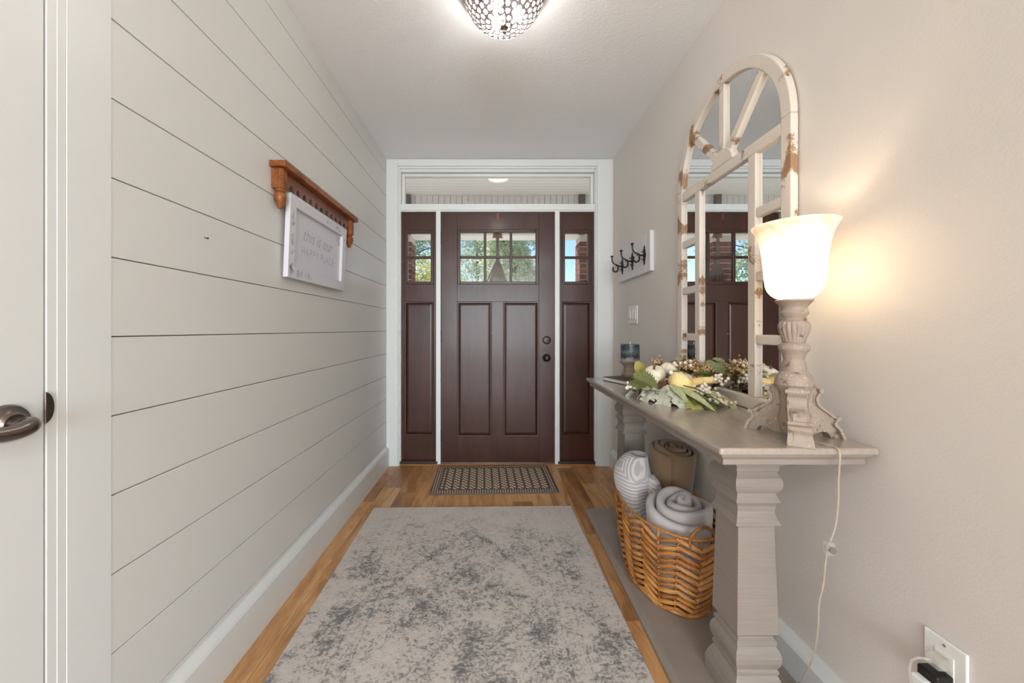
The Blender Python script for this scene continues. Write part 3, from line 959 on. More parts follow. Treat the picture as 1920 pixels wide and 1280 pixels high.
# trees
def tree(name, c, rad, n, leafm, trunk_r, label, seed, leaf=0.125):
    rr = random.Random(seed)
    o = thing(name, (c[0], c[1], -0.3), label, 'tree', 'trees beyond the porch')
    tk = MB().tube([(c[0], c[1], -0.3), (c[0] + 0.05, c[1], 1.0), (c[0] - 0.05, c[1], c[2] - 0.4), (c[0], c[1], c[2] + rad[2] * 0.5)], [trunk_r, trunk_r * 0.8, trunk_r * 0.6, trunk_r * 0.2], 10)
    for i in range(8):
        a, e = rr.uniform(0, 2 * PI), rr.uniform(0.1, 1.0)
        st = Vector((c[0], c[1], c[2] - rad[2] * 0.6 + rr.random() * rad[2]))
        en = st + Vector((math.cos(a) * rad[0] * 0.75, math.sin(a) * rad[1] * 0.75, e * rad[2] * 0.6))
        tk.tube([st, (st + en) / 2 + Vector((0, 0, 0.1)), en], [trunk_r * 0.35, trunk_r * 0.2, 0.01], 6)
    tk.build('trunk', bark, o, smooth=60)
    fo = MB()
    clumps = []
    for i in range(60):
        d = Vector((rr.gauss(0, 1), rr.gauss(0, 1), rr.gauss(0, 1))).normalized() * (rr.random() ** 0.45)
        clumps.append((Vector((c[0] + d.x * rad[0], c[1] + d.y * rad[1], c[2] + d.z * rad[2])), rr.uniform(0.25, 0.5) * rad[0] * 0.6))
    vs, fs = [], []
    for i in range(n):
        cc, cr = clumps[i % 60]
        p = cc + Vector((rr.gauss(0, 1), rr.gauss(0, 1), rr.gauss(0, 1))) * cr * 0.55
        u = Vector((rr.gauss(0, 1), rr.gauss(0, 1), rr.gauss(0, 1))).normalized()
        v = u.cross(Vector((rr.gauss(0, 1), rr.gauss(0, 1), rr.gauss(0, 1)))).normalized()
        s_ = leaf * rr.uniform(0.6, 1.3)
        b = len(vs)
        vs += [p - u * s_ * 0.5, p + v * s_ * 0.28, p + u * s_ * 0.5, p - v * s_ * 0.28]
        fs.append((b, b + 1, b + 2, b + 3))
    fo.add(vs, fs)
    me = D.meshes.new('foliage')
    me.from_pydata([tuple(v - W[o]) for v in fo.v], [], fo.f)
    me.materials.append(leafm)
    f = D.objects.new('foliage', me)
    C.objects.link(f)
    f.parent = o
    f['kind'] = 'stuff'
    W[f] = W[o]
    return o
tree('leafy_tree', (0.85, 15.0, 4.3), (1.35, 1.5, 2.6), 16000, fol_green, 0.12, 'pale green tree behind the right panes of the door window', 11)
tree('leafy_tree', (-0.9, 20.5, 5.6), (2.3, 1.8, 3.2), 19000, fol_deep, 0.13, 'grey green tree behind the left panes of the door window', 12)
tree('leafy_tree', (-2.1, 11.5, 1.9), (1.5, 1.2, 1.4), 11000, fol_autumn, 0.06, 'yellow orange autumn tree low in the left sidelight', 13, 0.095)
tree('leafy_tree', (-3.8, 16.0, 5.0), (2.2, 1.8, 2.8), 14000, fol_deep, 0.14, 'tall dull green tree high in the left sidelight', 14)
tree('leafy_tree', (-7.6, 12.5, 4.2), (2.2, 2.0, 3.2), 15000, fol_green, 0.14, 'pale green tree farthest left, seen reflected in the mirror', 15)

# ------------------------------------------------------------------ rugs
def flat_rug(name, c, sx, sy, th, rot, m, label, cat):
    mb = MB()
    rr = random.Random(4)
    n = 24
    def ringpts(d, z):
        pts = []
        for (ax, ay, bx, by) in ((-1, -1, 1, -1), (1, -1, 1, 1), (1, 1, -1, 1), (-1, 1, -1, -1)):
            for k in range(n):
                t = k / n
                pts.append(Vector(((ax + (bx - ax) * t) * (sx / 2 - d), (ay + (by - ay) * t) * (sy / 2 - d), z)))
        return pts
    mb.loft([ringpts(0, 0), ringpts(0, th * 0.7), ringpts(0.003, th)])
    me = mb.mesh(name, m)
    o = D.objects.new(name, me)
    C.objects.link(o)
    o.location = c
    o.rotation_euler = (0, 0, rot)
    W[o] = Vector(c)
    return tag(o, label, cat)
flat_rug('area_rug', (-0.115, 1.39, 0.0005), 1.215, 1.83, 0.008, 0.021, rug_m, 'large distressed grey oriental rug lying down the middle of the hall', 'rug')
flat_rug('doormat', (-0.006, 2.742, 0.0005), 0.868, 0.50, 0.011, 0.033, doormat_m, 'small brown and beige woven mat in front of the door', 'mat')

# ------------------------------------------------------------------ left wall decor
sh = thing('wall_shelf', (XL, 1.83, 1.734), 'honey wood shelf with scalloped valance and turned drops on shiplap wall', 'shelf')
SX = XL + 0.063
boxobj('shelf_board', (XL + 0.0005, SX, 1.443, 2.218, 1.7345, 1.758), honey_wood, sh, 0.002)
for y0 in (1.456, 2.158):
    xb0, xb1 = XL + 0.001, XL + 0.045
    ch = 0.010
    pts = [(xb0, y0), (xb1 - ch, y0), (xb1, y0 + ch), (xb1, y0 + 0.046 - ch), (xb1 - ch, y0 + 0.046), (xb0, y0 + 0.046)]
    br = MB().prism([(x, y, 1.655) for x, y in pts], (0, 0, 0.079)).build('bracket', honey_wood, sh, bevel=0.002)
    fc = (XL + 0.0235, y0 + 0.023, 0)
    MB().lathe([(0.003, 1.578), (0.009, 1.581), (0.012, 1.592), (0.018, 1.606), (0.0225, 1.620), (0.0225, 1.630), (0.018, 1.640), (0.013, 1.644), (0.019, 1.649), (0.019, 1.655)], fc, 24).build('turned_drop', honey_wood, br, smooth=60)
# scalloped valance
va = []
y0, y1, n = 1.502, 2.158, 12
p = (y1 - y0) / n
zt_, zm = 1.734, 1.700
top = [(y0, zt_), (y1, zt_)]
bot = []
for i in range(n):
    a = y0 + i * p
    for t, z in ((0.0, zm + 0.004), (0.10, zm - 0.004), (0.16, zm + 0.002), (0.28, zm - 0.009), (0.40, zm - 0.017), (0.5, zm - 0.029), (0.60, zm - 0.017), (0.72, zm - 0.009), (0.84, zm + 0.002), (0.90, zm - 0.004)):
        bot.append((a + t * p, z))
bot.append((y1, zm + 0.004))
poly = [(XL + 0.020, y, z) for y, z in top] + [(XL + 0.020, y, z) for y, z in bot[::-1]]
MB().prism(poly, (0.009, 0, 0)).build('valance', valance_reflect_wood, sh, bevel=0.001, seg=1)

# framed sign, top leaning off the wall
sg = thing('framed_sign', (XL + 0.012, 1.81, 1.317), 'white framed sign with grey lettering hanging under the honey wood shelf', 'sign')
lean = 0.04
def sgp(u, y, z):       # u: out from the frame back
    zz = z - 1.317
    return Vector((XL + 0.009 + u + zz * lean, y, z))
def sgbox(name, u0, u1, y0, y1, z0, z1, m, parent, bevel=0.001):
    mb = MB().box(0, 1, 0, 1, 0, 1)
    mb.v = [sgp(u0 + (u1 - u0) * v.x, y0 + (y1 - y0) * v.y, z0 + (z1 - z0) * v.z) for v in mb.v]
    return mb.build(name, m, parent, bevel=bevel)
ya, yb, za, zb_ = 1.522, 2.097, 1.317, 1.661
fw = 0.048
sgbox('frame_rail', 0, 0.020, ya, ya + fw, za, zb_, sign_frame_m, sg)
sgbox('frame_rail', 0, 0.020, yb - fw, yb, za, zb_, sign_frame_m, sg)
sgbox('frame_rail', 0, 0.020, ya + fw, yb - fw, za, za + fw, sign_frame_m, sg)
sgbox('frame_rail', 0, 0.020, ya + fw, yb - fw, zb_ - fw, zb_, sign_frame_m, sg)
panel = sgbox('panel', 0.001, 0.006, ya + fw, yb - fw, za + fw, zb_ - fw, sign_panel_m, sg, 0)
# lettering on the panel: reads left to right for a viewer facing the wall (+Y to the right)
def split_build(mb, name, m, parent):
    par = list(range(len(mb.v)))
    def find(i):
        while par[i] != i:
            par[i] = par[par[i]]
            i = par[i]
        return i
    for f in mb.f:
        for i in f[1:]:
            par[find(i)] = find(f[0])
    isl = {}
    for f in mb.f:
        isl.setdefault(find(f[0]), []).append(f)
    for fs in isl.values():
        ids = sorted({i for f in fs for i in f})
        mp = {i: k for k, i in enumerate(ids)}
        MB().add([mb.v[i] for i in ids], [[mp[i] for i in f] for f in fs]).build(name, m, parent)
Mtext = Matrix(((0, 0, 1), (1, 0, 0), (0, 1, 0)))        # text x -> +y, text y -> +z, normal -> +x
def lettering(txt, size, yc, z, shear, space, xs=1.0):
    cu = D.curves.new('txt', 'FONT')
    cu.body = txt
    cu.size = size
    cu.shear = shear
    cu.space_character = space
    cu.align_x = 'CENTER'
    cu.extrude = 0.0003
    to = D.objects.new('txt', cu)
    C.objects.link(to)
    dg = bpy.context.evaluated_depsgraph_get()
    me = D.meshes.new_from_object(to.evaluated_get(dg))
    D.objects.remove(to)
    mb = MB()
    vs = []
    for v in me.vertices:
        q = Mtext @ v.co
        vs.append(sgp(0.0064 + q.x, yc + q.y * xs, z + q.z))
    mb.add(vs, [list(f.vertices) for f in me.polygons])
    split_build(mb, 'letter', sign_ink, panel)
lettering('this is our', 0.085, 1.80, 1.497, 0.35, 1.0, 0.85)
lettering('HAPPY PLACE', 0.056, 1.81, 1.432, 0.0, 1.2, 0.82)
# watercolour leaves printed on the frame face
R = random.Random(8)
lp = MB()
def print_leaf(y, z, L, wd, a, u):
    pts = []
    for k in range(10):
        t = k / 10 * 2 * PI
        q = Vector((math.cos(t) * L, math.sin(t) * wd * (1 - 0.35 * math.cos(t))))
        pts.append(sgp(u, y + q.x * math.cos(a) - q.y * math.sin(a), z + q.x * math.sin(a) + q.y * math.cos(a)))
    lp.add(pts, [list(range(10))])
for (y, z, L, wd, a) in ((1.545, 1.575, 0.022, 0.008, 1.3), (1.547, 1.540, 0.018, 0.009, 0.4), (1.545, 1.485, 0.020, 0.011, 1.1), (1.549, 1.462, 0.015, 0.010, 2.2),
                         (1.553, 1.425, 0.018, 0.008, 0.5), (1.543, 1.352, 0.020, 0.013, 2.0), (1.556, 1.340, 0.020, 0.012, 0.4), (1.546, 1.365, 0.018, 0.009, 1.0),
                         (1.60, 1.340, 0.020, 0.014, 1.5), (1.63, 1.342, 0.018, 0.012, 1.6), (1.665, 1.343, 0.016, 0.008, 1.2), (1.69, 1.342, 0.017, 0.012, 1.5),
                         (1.71, 1.338, 0.014, 0.006, 2.4), (1.86, 1.637, 0.012, 0.007, 0.6), (1.89, 1.640, 0.012, 0.006, 2.1), (1.97, 1.637, 0.016, 0.008, 0.3), (1.99, 1.632, 0.016, 0.008, 2.3), (2.07, 1.60, 0.014, 0.007, 1.2), (2.073, 1.55, 0.016, 0.007, 1.6)):
    print_leaf(y, z, L, wd, a, 0.0204)
for (y, z, L, wd, a) in ((2.015, 1.588, 0.022, 0.014, 0.4), (2.03, 1.57, 0.018, 0.010, 1.3), (1.578, 1.37, 0.012, 0.007, 1.0), (1.58, 1.40, 0.010, 0.006, 1.7)):
    print_leaf(y, z, L, wd, a, 0.0064)
split_build(lp, 'printed_leaf', sign_leaf, panel)
# nail left in the shiplap
nl = MB().tube([(XL - 0.001, 1.123, 1.378), (XL + 0.010, 1.123, 1.376)], 0.0012, 8).tube([(XL + 0.010, 1.123, 1.376), (XL + 0.0115, 1.123, 1.376)], 0.0028, 10)
tag(nl.build('nail', black_iron, loc=(XL, 1.123, 1.377), smooth=40), 'tiny dark nail sticking out of the bare shiplap', 'nail')

# ------------------------------------------------------------------ right wall fixtures
hr = thing('coat_hook_rack', (XR, 2.515, 1.45), 'whitewashed board with three black iron coat hooks on the wall', 'hook rack')
hy0, hy1, hz0, hz1, hxf = 2.235, 2.795, 1.45, 1.697, 0.930
npl = 8
R = random.Random(2)
for i in range(npl):
    a = hy0 + (hy1 - hy0) * i / npl
    b = hy0 + (hy1 - hy0) * (i + 1) / npl
    MB().box(hxf + 0.0008 * R.random(), XR - 0.0005, a + 0.0006, b - 0.0006, hz0 + R.uniform(0, 0.004), hz1 - R.uniform(0, 0.002)).build('slat', [hook_board_m, board_end_m], hr, bevel=0.001, seg=1)
def hook_mesh():
    m = MB()
    # origin at wall plate centre; +x points into the room
    def arc(cx, cz, r, a0, a1, n=10):
        return [(cx + r * math.cos(a0 + (a1 - a0) * k / n), 0, cz + r * math.sin(a0 + (a1 - a0) * k / n)) for k in range(n + 1)]
    return m
def make_hook(y, z):
    X0 = hxf
    g = lambda x, zz, yy=0.0: (X0 - x, y + yy, z + zz)
    pl = MB()
    prof = [(0.000, 0.060), (0.006, 0.046), (0.004, 0.040), (0.011, 0.030), (0.007, 0.022), (0.016, 0.010), (0.018, 0.0), (0.014, -0.012), (0.008, -0.020), (0.010, -0.030), (0.005, -0.038), (0.007, -0.050), (0.000, -0.060)]
    poly = [(X0 + 0.0006, y + a, z + b) for a, b in prof] + [(X0 + 0.0006, y - a, z + b) for a, b in prof[::-1][1:-1]]
    hk = MB().prism(poly, (-0.006, 0, 0)).ell((X0 - 0.006, y, z), 0.006, 0.011, 0.014, 10, 6).ell((X0 - 0.006, y, z + 0.03), 0.005, 0.006, 0.012, 8, 6).ell((X0 - 0.006, y, z - 0.03), 0.005, 0.005, 0.012, 8, 6)
    hk = hk.build('hook', black_iron, hr, smooth=50)
    pr = MB()
    pr.tube([g(0.004, 0.002), g(0.018, 0.000), g(0.034, 0.001)], [0.007, 0.0055, 0.006], 10)
    pr.tube([g(0.030, 0.000), g(0.044, 0.010), g(0.060, 0.016), g(0.072, 0.026), g(0.077, 0.044), g(0.078, 0.066)], [0.006, 0.005, 0.0045, 0.0045, 0.0045, 0.005], 10)
    pr.lathe([(0.004, 0.060), (0.006, 0.066), (0.011, 0.069), (0.011, 0.073), (0.006, 0.076), (0.001, 0.077)], (X0 - 0.078, y, z), 14)
    pr.build('upper_prong', black_iron, hk, smooth=60)
    lw = MB()
    pts = [g(0.034, 0.002)]
    for k in range(11):
        a = 0.3 - k / 10 * (PI * 1.25)
        pts.append(g(0.052 - 0.019 * math.cos(a), -0.022 + 0.019 * math.sin(a)))
    lw.tube(pts, [0.006] + [0.0055] * 8 + [0.005, 0.005, 0.006], 10)
    lw.ell(pts[-1], 0.007, 0.007, 0.007, 8, 6)
    lw.tube([g(0.006, 0.018), g(0.016, 0.020), g(0.020, 0.026)], 0.003, 6)
    lw.tube([g(0.006, -0.022), g(0.016, -0.026), g(0.020, -0.020)], 0.003, 6)
    lw.tube([g(0.036, 0.006), g(0.046, 0.004), g(0.050, -0.004)], 0.003, 6)
    lw.build('lower_prong', black_iron, hk, smooth=60)
for y in (2.313, 2.515, 2.713):
    make_hook(y, 1.560)

sw_ = thing('light_switch', (XR, 2.572, 1.202), 'white three-gang switch plate on the wall below the coat hooks', 'light switch')
boxobj('plate', (XR - 0.007, XR - 0.0003, 2.487, 2.657, 1.140, 1.264), plastic_white, sw_, 0.003)
for yc in (2.526, 2.572, 2.618):
    r_ = boxobj('rocker', (XR - 0.0105, XR - 0.0065, yc - 0.0165, yc + 0.0165, 1.169, 1.235), plastic_white, sw_, 0.0015)
    MB().box(XR - 0.0112, XR - 0.0104, yc - 0.004, yc + 0.004, 1.172, 1.177).build('indicator', plastic_black, r_)

ot = thing('wall_outlet', (XR, 0.786, 0.388), 'white wall outlet plate low on the wall at the lower right', 'outlet')
OX = XR - 0.0005
boxobj('plate', (XR - 0.007, OX, 0.749, 0.826, 0.328, 0.448), plastic_white, ot, 0.004, seg=3)
boxobj('receptacle', (XR - 0.0085, XR - 0.006, 0.770, 0.804, 0.354, 0.421), plastic_white, ot, 0.001)
MB().lathe([(0.001, 0), (0.003, 0), (0.003, 0.001), (0.001, 0.0012)], (XR - 0.007, 0.787, 0.436), 12, Matrix.Rotation(-PI / 2, 3, 'Y')).build('screw', steel, ot, smooth=40)
pg = thing('power_plug', (XR - 0.0085, 0.787, 0.404), 'clear plug with a looping cord in the upper socket', 'plug')
MB().box(XR - 0.034, XR - 0.0087, 0.774, 0.800, 0.391, 0.416).build('plug_body', clear_plastic, pg, bevel=0.004)
MB().tube([(XR - 0.032, 0.790, 0.404), (XR - 0.052, 0.796, 0.403), (XR - 0.062, 0.800, 0.394), (XR - 0.064, 0.802, 0.375), (XR - 0.060, 0.802, 0.33), (XR - 0.05, 0.80, 0.25), (XR - 0.045, 0.81, 0.12), (XR - 0.05, 0.84, 0.006)], 0.0024, 8).build('cord', clear_plastic, pg, smooth=80)
pk = thing('black_adapter', (XR - 0.0085, 0.787, 0.37), 'black adapter plugged into the lower socket at the bottom edge', 'plug')
MB().box(XR - 0.045, XR - 0.0087, 0.768, 0.806, 0.348, 0.385).build('adapter_body', plastic_black, pk, bevel=0.004)
MB().box(XR - 0.062, XR - 0.0452, 0.775, 0.803, 0.346, 0.368).build('white_cap', plastic_white, pk, bevel=0.003)

# ------------------------------------------------------------------ console table
TX0, TX1, TY0, TY1, TZ = 0.551, 0.942, 0.912, 2.254, 0.811
tb = thing('console_table', (0.7465, 1.583, 0), 'taupe painted console table with two square carved legs and a floor platform', 'table')
boxobj('tabletop', (TX0, TX1, TY0, TY1, TZ - 0.018, TZ), [taupe_sheen, rubbed_edge], tb, 0.006, seg=4)
q = lambda d, z: [(TX0 + d, TY0 + d, z), (TX1 - d, TY0 + d, z), (TX1 - d, TY1 - d, z), (TX0 + d, TY1 - d, z)]
MB().loft([q(0.020, TZ - 0.047), q(0.0185, TZ - 0.045), q(0.0185, TZ - 0.032), q(0.014, TZ - 0.028), q(0.010, TZ - 0.024), q(0.009, TZ - 0.0182)]).build('apron', taupe, tb, bevel=0.0012, seg=2)
MB().loft([q(-0.004, 0.0005), q(-0.004, 0.014), q(0.010, 0.020), q(0.014, 0.024), q(0.018, 0.030)]).build('platform', taupe, tb)
# keep the platform clear of the baseboard
pl_ = [o for o in tb.children if o.name.startswith('platform')][0]
for v in pl_.data.vertices:
    if v.co.x + W[pl_].x > 0.90:
        v.co.x = 0.9165 - W[pl_].x - (0.0 if v.co.z < 0.029 else 0.0005)
def leg(cy):
    cx = 0.7465
    c = (cx, cy, 0)
    sh_ = MB().sqlathe([(0.0605, 0.234), (0.053, 0.5445)], c).build('leg', [taupe, rubbed_edge], tb, bevel=0.0016, bmat=1, seg=1)
    def curve(pts):
        return pts
    MB().sqlathe([(0.053, 0.5447), (0.0642, 0.546), (0.0642, 0.551), (0.060, 0.557), (0.0555, 0.568), (0.053, 0.584), (0.055, 0.600), (0.0615, 0.609), (0.0642, 0.6127), (0.061, 0.619),
                  (0.057, 0.628), (0.0553, 0.634), (0.0553, 0.637), (0.060, 0.640), (0.0645, 0.649), (0.0668, 0.660), (0.0668, 0.670), (0.064, 0.681), (0.060, 0.688), (0.0575, 0.694), (0.0575, 0.698),
                  (0.060, 0.7), (0.060, 0.716), (0.066, 0.718), (0.070, 0.730), (0.072, 0.748), (0.072, 0.7638)], c).build('capital', taupe, sh_, bevel=0.001, seg=2)
    MB().sqlathe([(0.0755, 0.0303), (0.0755, 0.070), (0.070, 0.090), (0.058, 0.118), (0.0575, 0.120), (0.060, 0.122), (0.060, 0.132), (0.0565, 0.136), (0.0605, 0.142), (0.0645, 0.155), (0.0655, 0.170), (0.063, 0.185), (0.057, 0.196),
                  (0.054, 0.200), (0.057, 0.203), (0.057, 0.213), (0.053, 0.217), (0.0505, 0.220), (0.0505, 0.228), (0.0605, 0.2338)], c).build('foot', taupe, sh_, bevel=0.001, seg=2)
leg(1.118)
leg(2.048)

# ------------------------------------------------------------------ arched mirror
mr = thing('arched_mirror', (XR, 1.531, TZ), 'arched windowpane mirror with chipped cream frame leaning on the wall above the console', 'mirror')
MC, MZ, RO, RI = 1.531, 1.783, 0.3633, 0.3195
XF, XB, XG = 0.927, 0.951, 0.942
def my(name, poly, x0, x1, m, bevel=0.004, parent=mr, **kw):
    return MB().prism([(x0, y, z) for y, z in poly], (x1 - x0, 0, 0)).build(name, m, parent, bevel=bevel, **kw)
def rect(y0, y1, z0, z1):
    return [(y0, z0), (y1, z0), (y1, z1), (y0, z1)]
# backing board
bk = [(MC - RO + 0.01, TZ + 0.004), (MC + RO - 0.01, TZ + 0.004)] + [(MC + (RO - 0.01) * math.cos(PI * k / 40), MZ + (RO - 0.01) * math.sin(PI * k / 40)) for k in range(41)]
my('backing', bk, XG + 0.003, XR - 0.001, mirror_back, 0)
arch = [(MC + RO * math.cos(PI * k / 48), MZ + RO * math.sin(PI * k / 48)) for k in range(49)] + [(MC + RI * math.cos(PI * k / 48), MZ + RI * math.sin(PI * k / 48)) for k in range(48, -1, -1)]
my('arch', arch, XF, XB, mirror_frame_m, 0.004)
BW = RO - RI
zb0 = TZ + 0.001
my('stile', rect(MC - RO, MC - RI, zb0, MZ), XF, XB, mirror_frame_m)
my('stile', rect(MC + RI, MC + RO, zb0, MZ), XF, XB, mirror_frame_m)
my('bottom_rail', rect(MC - RI, MC + RI, zb0, zb0 + 0.046), XF + 0.0005, XB, mirror_frame_m)
my('spring_rail', rect(MC - RI, MC + RI, 1.732, 1.774), XF + 0.001, XB, mirror_frame_m)
for yc in (MC - 0.181, MC + 0.181):
    my('mullion', rect(yc - 0.0205, yc + 0.0205, zb0 + 0.046, 1.732), XF + 0.001, XB, mirror_frame_m)
bars = (1.066, 1.290, 1.517)
for s in (-1, 1):
    for z in bars:
        a, b = sorted((MC + s * 0.2015, MC + s * RI))
        my('glazing_bar', rect(a, b, z - 0.017, z + 0.017), XF + 0.002, XB, mirror_frame_m)
for ang in (45, 90, 135):
    a = math.radians(ang)
    d, n = Vector((math.cos(a), math.sin(a))), Vector((-math.sin(a), math.cos(a)))
    p0, p1, h = d * 0.05, d * (RI + 0.004), 0.0175
    pts = [p0 + n * h, p0 - n * h, p1 - n * h, p1 + n * h]
    my('spoke', [(MC + p.x, MZ - 0.005 + p.y) for p in pts], XF + 0.002, XB, mirror_frame_m)
hubp = [(MC + 0.072 * math.cos(PI * k / 20), 1.774 + 0.066 * math.sin(PI * k / 20)) for k in range(21)]
my('hub', hubp, XF + 0.0005, XB, mirror_frame_m)
# panes
def pane(poly):
    my('mirror_pane', poly, XG, XG + 0.0025, mirror_m, 0)
pane(rect(MC - 0.1605 - 0.002, MC + 0.1605 + 0.002, zb0 + 0.044, 1.734))
zs = [zb0 + 0.044, *bars, 1.734]
for s in (-1, 1):
    for k in range(4):
        z0 = zs[k] + (0.001 if k else 0)
        z1 = zs[k + 1] - (0.001 if k < 3 else 0)
        a, b = sorted((MC + s * 0.1995, MC + s * (RI + 0.002)))
        pane(rect(a, b, z0, z1))
for k in range(4):
    a0, a1 = math.radians(45 * k) + 0.004, math.radians(45 * (k + 1)) - 0.004
    base = MZ - 0.005
    pts = [(MC + 0.05 * math.cos(a0), base + 0.05 * math.sin(a0))] + [(MC + (RI + 0.003) * math.cos(a0 + (a1 - a0) * t / 12), base + 0.004 + (RI + 0.002) * math.sin(a0 + (a1 - a0) * t / 12)) for t in range(13)] + [(MC + 0.05 * math.cos(a1), base + 0.05 * math.sin(a1))]
    pts = [(y, max(z, 1.772)) for y, z in pts]
    pane(pts)

# ------------------------------------------------------------------ table lamp
LX, LY = 0.816, 1.018
lp_ = thing('table_lamp', (LX, LY, TZ), 'lit table lamp with bell glass shade and chipped taupe pedestal base', 'lamp')
prof = [(0.018, 0.950), (0.044, 0.952), (0.0445, 0.957), (0.0427, 0.961), (0.0415, 0.970), (0.0385, 0.9786), (0.032, 0.985), (0.0275, 0.989), (0.0275, 0.995), (0.0285, 0.999), (0.0267, 1.0035), (0.0275, 1.007), (0.0265, 1.011),
        (0.0238, 1.0174), (0.0234, 1.022), (0.0248, 1.0262), (0.0255, 1.030), (0.0275, 1.0385), (0.0335, 1.045), (0.0353, 1.0500), (0.0353, 1.056), (0.033, 1.060), (0.027, 1.063), (0.0248, 1.066), (0.0262, 1.068)]
col = MB().lathe(prof, (LX, LY, 0), 48).build('column', lamp_base_m, lp_, smooth=35)
# fluted bulb
rings = []
for r, z, fl_ in ((0.0258, 1.068, 0.0), (0.0262, 1.074, 0.4), (0.029, 1.084, 0.8), (0.0325, 1.094, 1), (0.0348, 1.103, 1), (0.0353, 1.110, 1), (0.0342, 1.117, 0.8), (0.031, 1.123, 0.4), (0.027, 1.127, 0.0)):
    rings.append([Vector((LX + (r + 0.0014 * fl_ * abs(math.sin(k * PI * 18 / 108)) * 2 - 0.0014 * fl_) * math.cos(2 * PI * k / 108), LY + (r + 0.0014 * fl_ * abs(math.sin(k * PI * 18 / 108)) * 2 - 0.0014 * fl_) * math.sin(2 * PI * k / 108), z)) for k in range(108)])
MB().loft(rings).build('fluted_bulb', lamp_base_m, lp_, smooth=60)
MB().lathe([(0.027, 1.127), (0.028, 1.129), (0.0285, 1.132), (0.0262, 1.134), (0.028, 1.138), (0.0325, 1.144), (0.0332, 1.149), (0.030, 1.154), (0.0288, 1.158), (0.030, 1.164), (0.0358, 1.172), (0.0425, 1.179), (0.0426, 1.1825), (0.038, 1.184), (0.012, 1.184)], (LX, LY, 0), 48).build('neck', lamp_base_m, lp_, smooth=35)
# three scrolled legs
lprof = [(0.0, 0.950), (0.046, 0.950), (0.050, 0.948), (0.0570, 0.944), (0.0585, 0.938), (0.0545, 0.932), (0.0485, 0.929), (0.0462, 0.920), (0.0465, 0.911), (0.0510, 0.902), (0.0590, 0.896), (0.0690, 0.893), (0.0790, 0.8905),
         (0.0870, 0.884), (0.0920, 0.876), (0.0950, 0.8695), (0.1010, 0.870), (0.1040, 0.866), (0.1015, 0.861), (0.0935, 0.859), (0.0920, 0.852), (0.0970, 0.846), (0.1060, 0.839), (0.1100, 0.828), (0.1120, 0.8112),
         (0.0856, 0.8112), (0.0820, 0.819), (0.0760, 0.826), (0.0690, 0.8275), (0.0590, 0.828), (0.0520, 0.824), (0.0460, 0.8190), (0.030, 0.818), (0.0, 0.820)]
def smooth2(pts, n=4):
    return [(p.x, p.y) for p in smooth_path([Vector((a_, b_, 0)) for a_, b_ in pts], n)]
lsm = [lprof[0]] + smooth2(lprof[1:25], 3) + smooth2(lprof[25:33], 3) + [lprof[33]]
for k, ang in enumerate((238, 122, -4)):
    a = math.radians(ang)
    d, n = Vector((math.cos(a), math.sin(a), 0)), Vector((-math.sin(a), math.cos(a), 0))
    c = Vector((LX, LY, 0))
    g = lambda r, z, t=0.0: c + d * r + n * t + Vector((0, 0, z))
    hw = 0.013
    lg = MB().prism([g(r, z, -hw) for r, z in lsm], n * 2 * hw)
    lg = lg.build('leg', lamp_base_m, lp_, smooth=40)
    # broad strap that follows the outer scroll
    st = smooth2([(0.046, 0.949), (0.054, 0.946), (0.058, 0.939), (0.055, 0.931), (0.0495, 0.924), (0.0485, 0.914), (0.0525, 0.902), (0.0605, 0.893), (0.0715, 0.885), (0.083, 0.876), (0.0905, 0.870), (0.0975, 0.868), (0.0975, 0.861), (0.0935, 0.857), (0.0925, 0.850), (0.0965, 0.844), (0.103, 0.838), (0.107, 0.828), (0.1125, 0.8113)], 4)
    out = MB()
    rin = []
    for i, (r, z) in enumerate(st):
        r0, z0 = st[max(i - 1, 0)]
        r1, z1 = st[min(i + 1, len(st) - 1)]
        t_ = Vector((r1 - r0, z1 - z0)).normalized()
        nn = Vector((-t_.y, t_.x)) if (-t_.y) > 0 or t_.x > 0 else Vector((t_.y, -t_.x))
        w_ = 0.0185 + 0.007 * i / len(st) + 0.003 * max(0, i / len(st) - 0.9) * 10
        rin.append([g(r + 0.0015, z, -w_), g(r + 0.0015, z, w_), g(r - 0.006, z - 0.002, w_), g(r - 0.006, z - 0.002, -w_)])
    out.loft(rin)
    out.build('strap', lamp_base_m, lg, smooth=50)
    for (r, z, rad) in ((0.0535, 0.939, 0.006), (0.0985, 0.8655, 0.0055)):
        MB().tube([g(r, z, -0.025), g(r, z, 0.025)], rad, 14).build('scroll', lamp_base_m, lg, smooth=50)
    bd_ = MB()
    for s in (-1, 1):
        pts = [g(r * 0.985 - 0.004, z - 0.0015, s * (hw + 0.0005)) for r, z in lprof[6:25]]
        bd_.tube(pts, 0.0028, 6)
        for rr_, zz in ((0.052, 0.834), (0.058, 0.845)):
            bd_.ell(g(rr_, zz, s * (hw + 0.0005)), 0.004, 0.004, 0.004, 8, 6)
    bd_.build('carved_border', lamp_base_m, lg, smooth=60)
MB().lathe([(0.030, 0.822), (0.036, 0.86), (0.030, 0.90), (0.034, 0.93), (0.042, 0.9515)], (LX, LY, 0), 24).build('core', lamp_base_m, lp_, smooth=60)
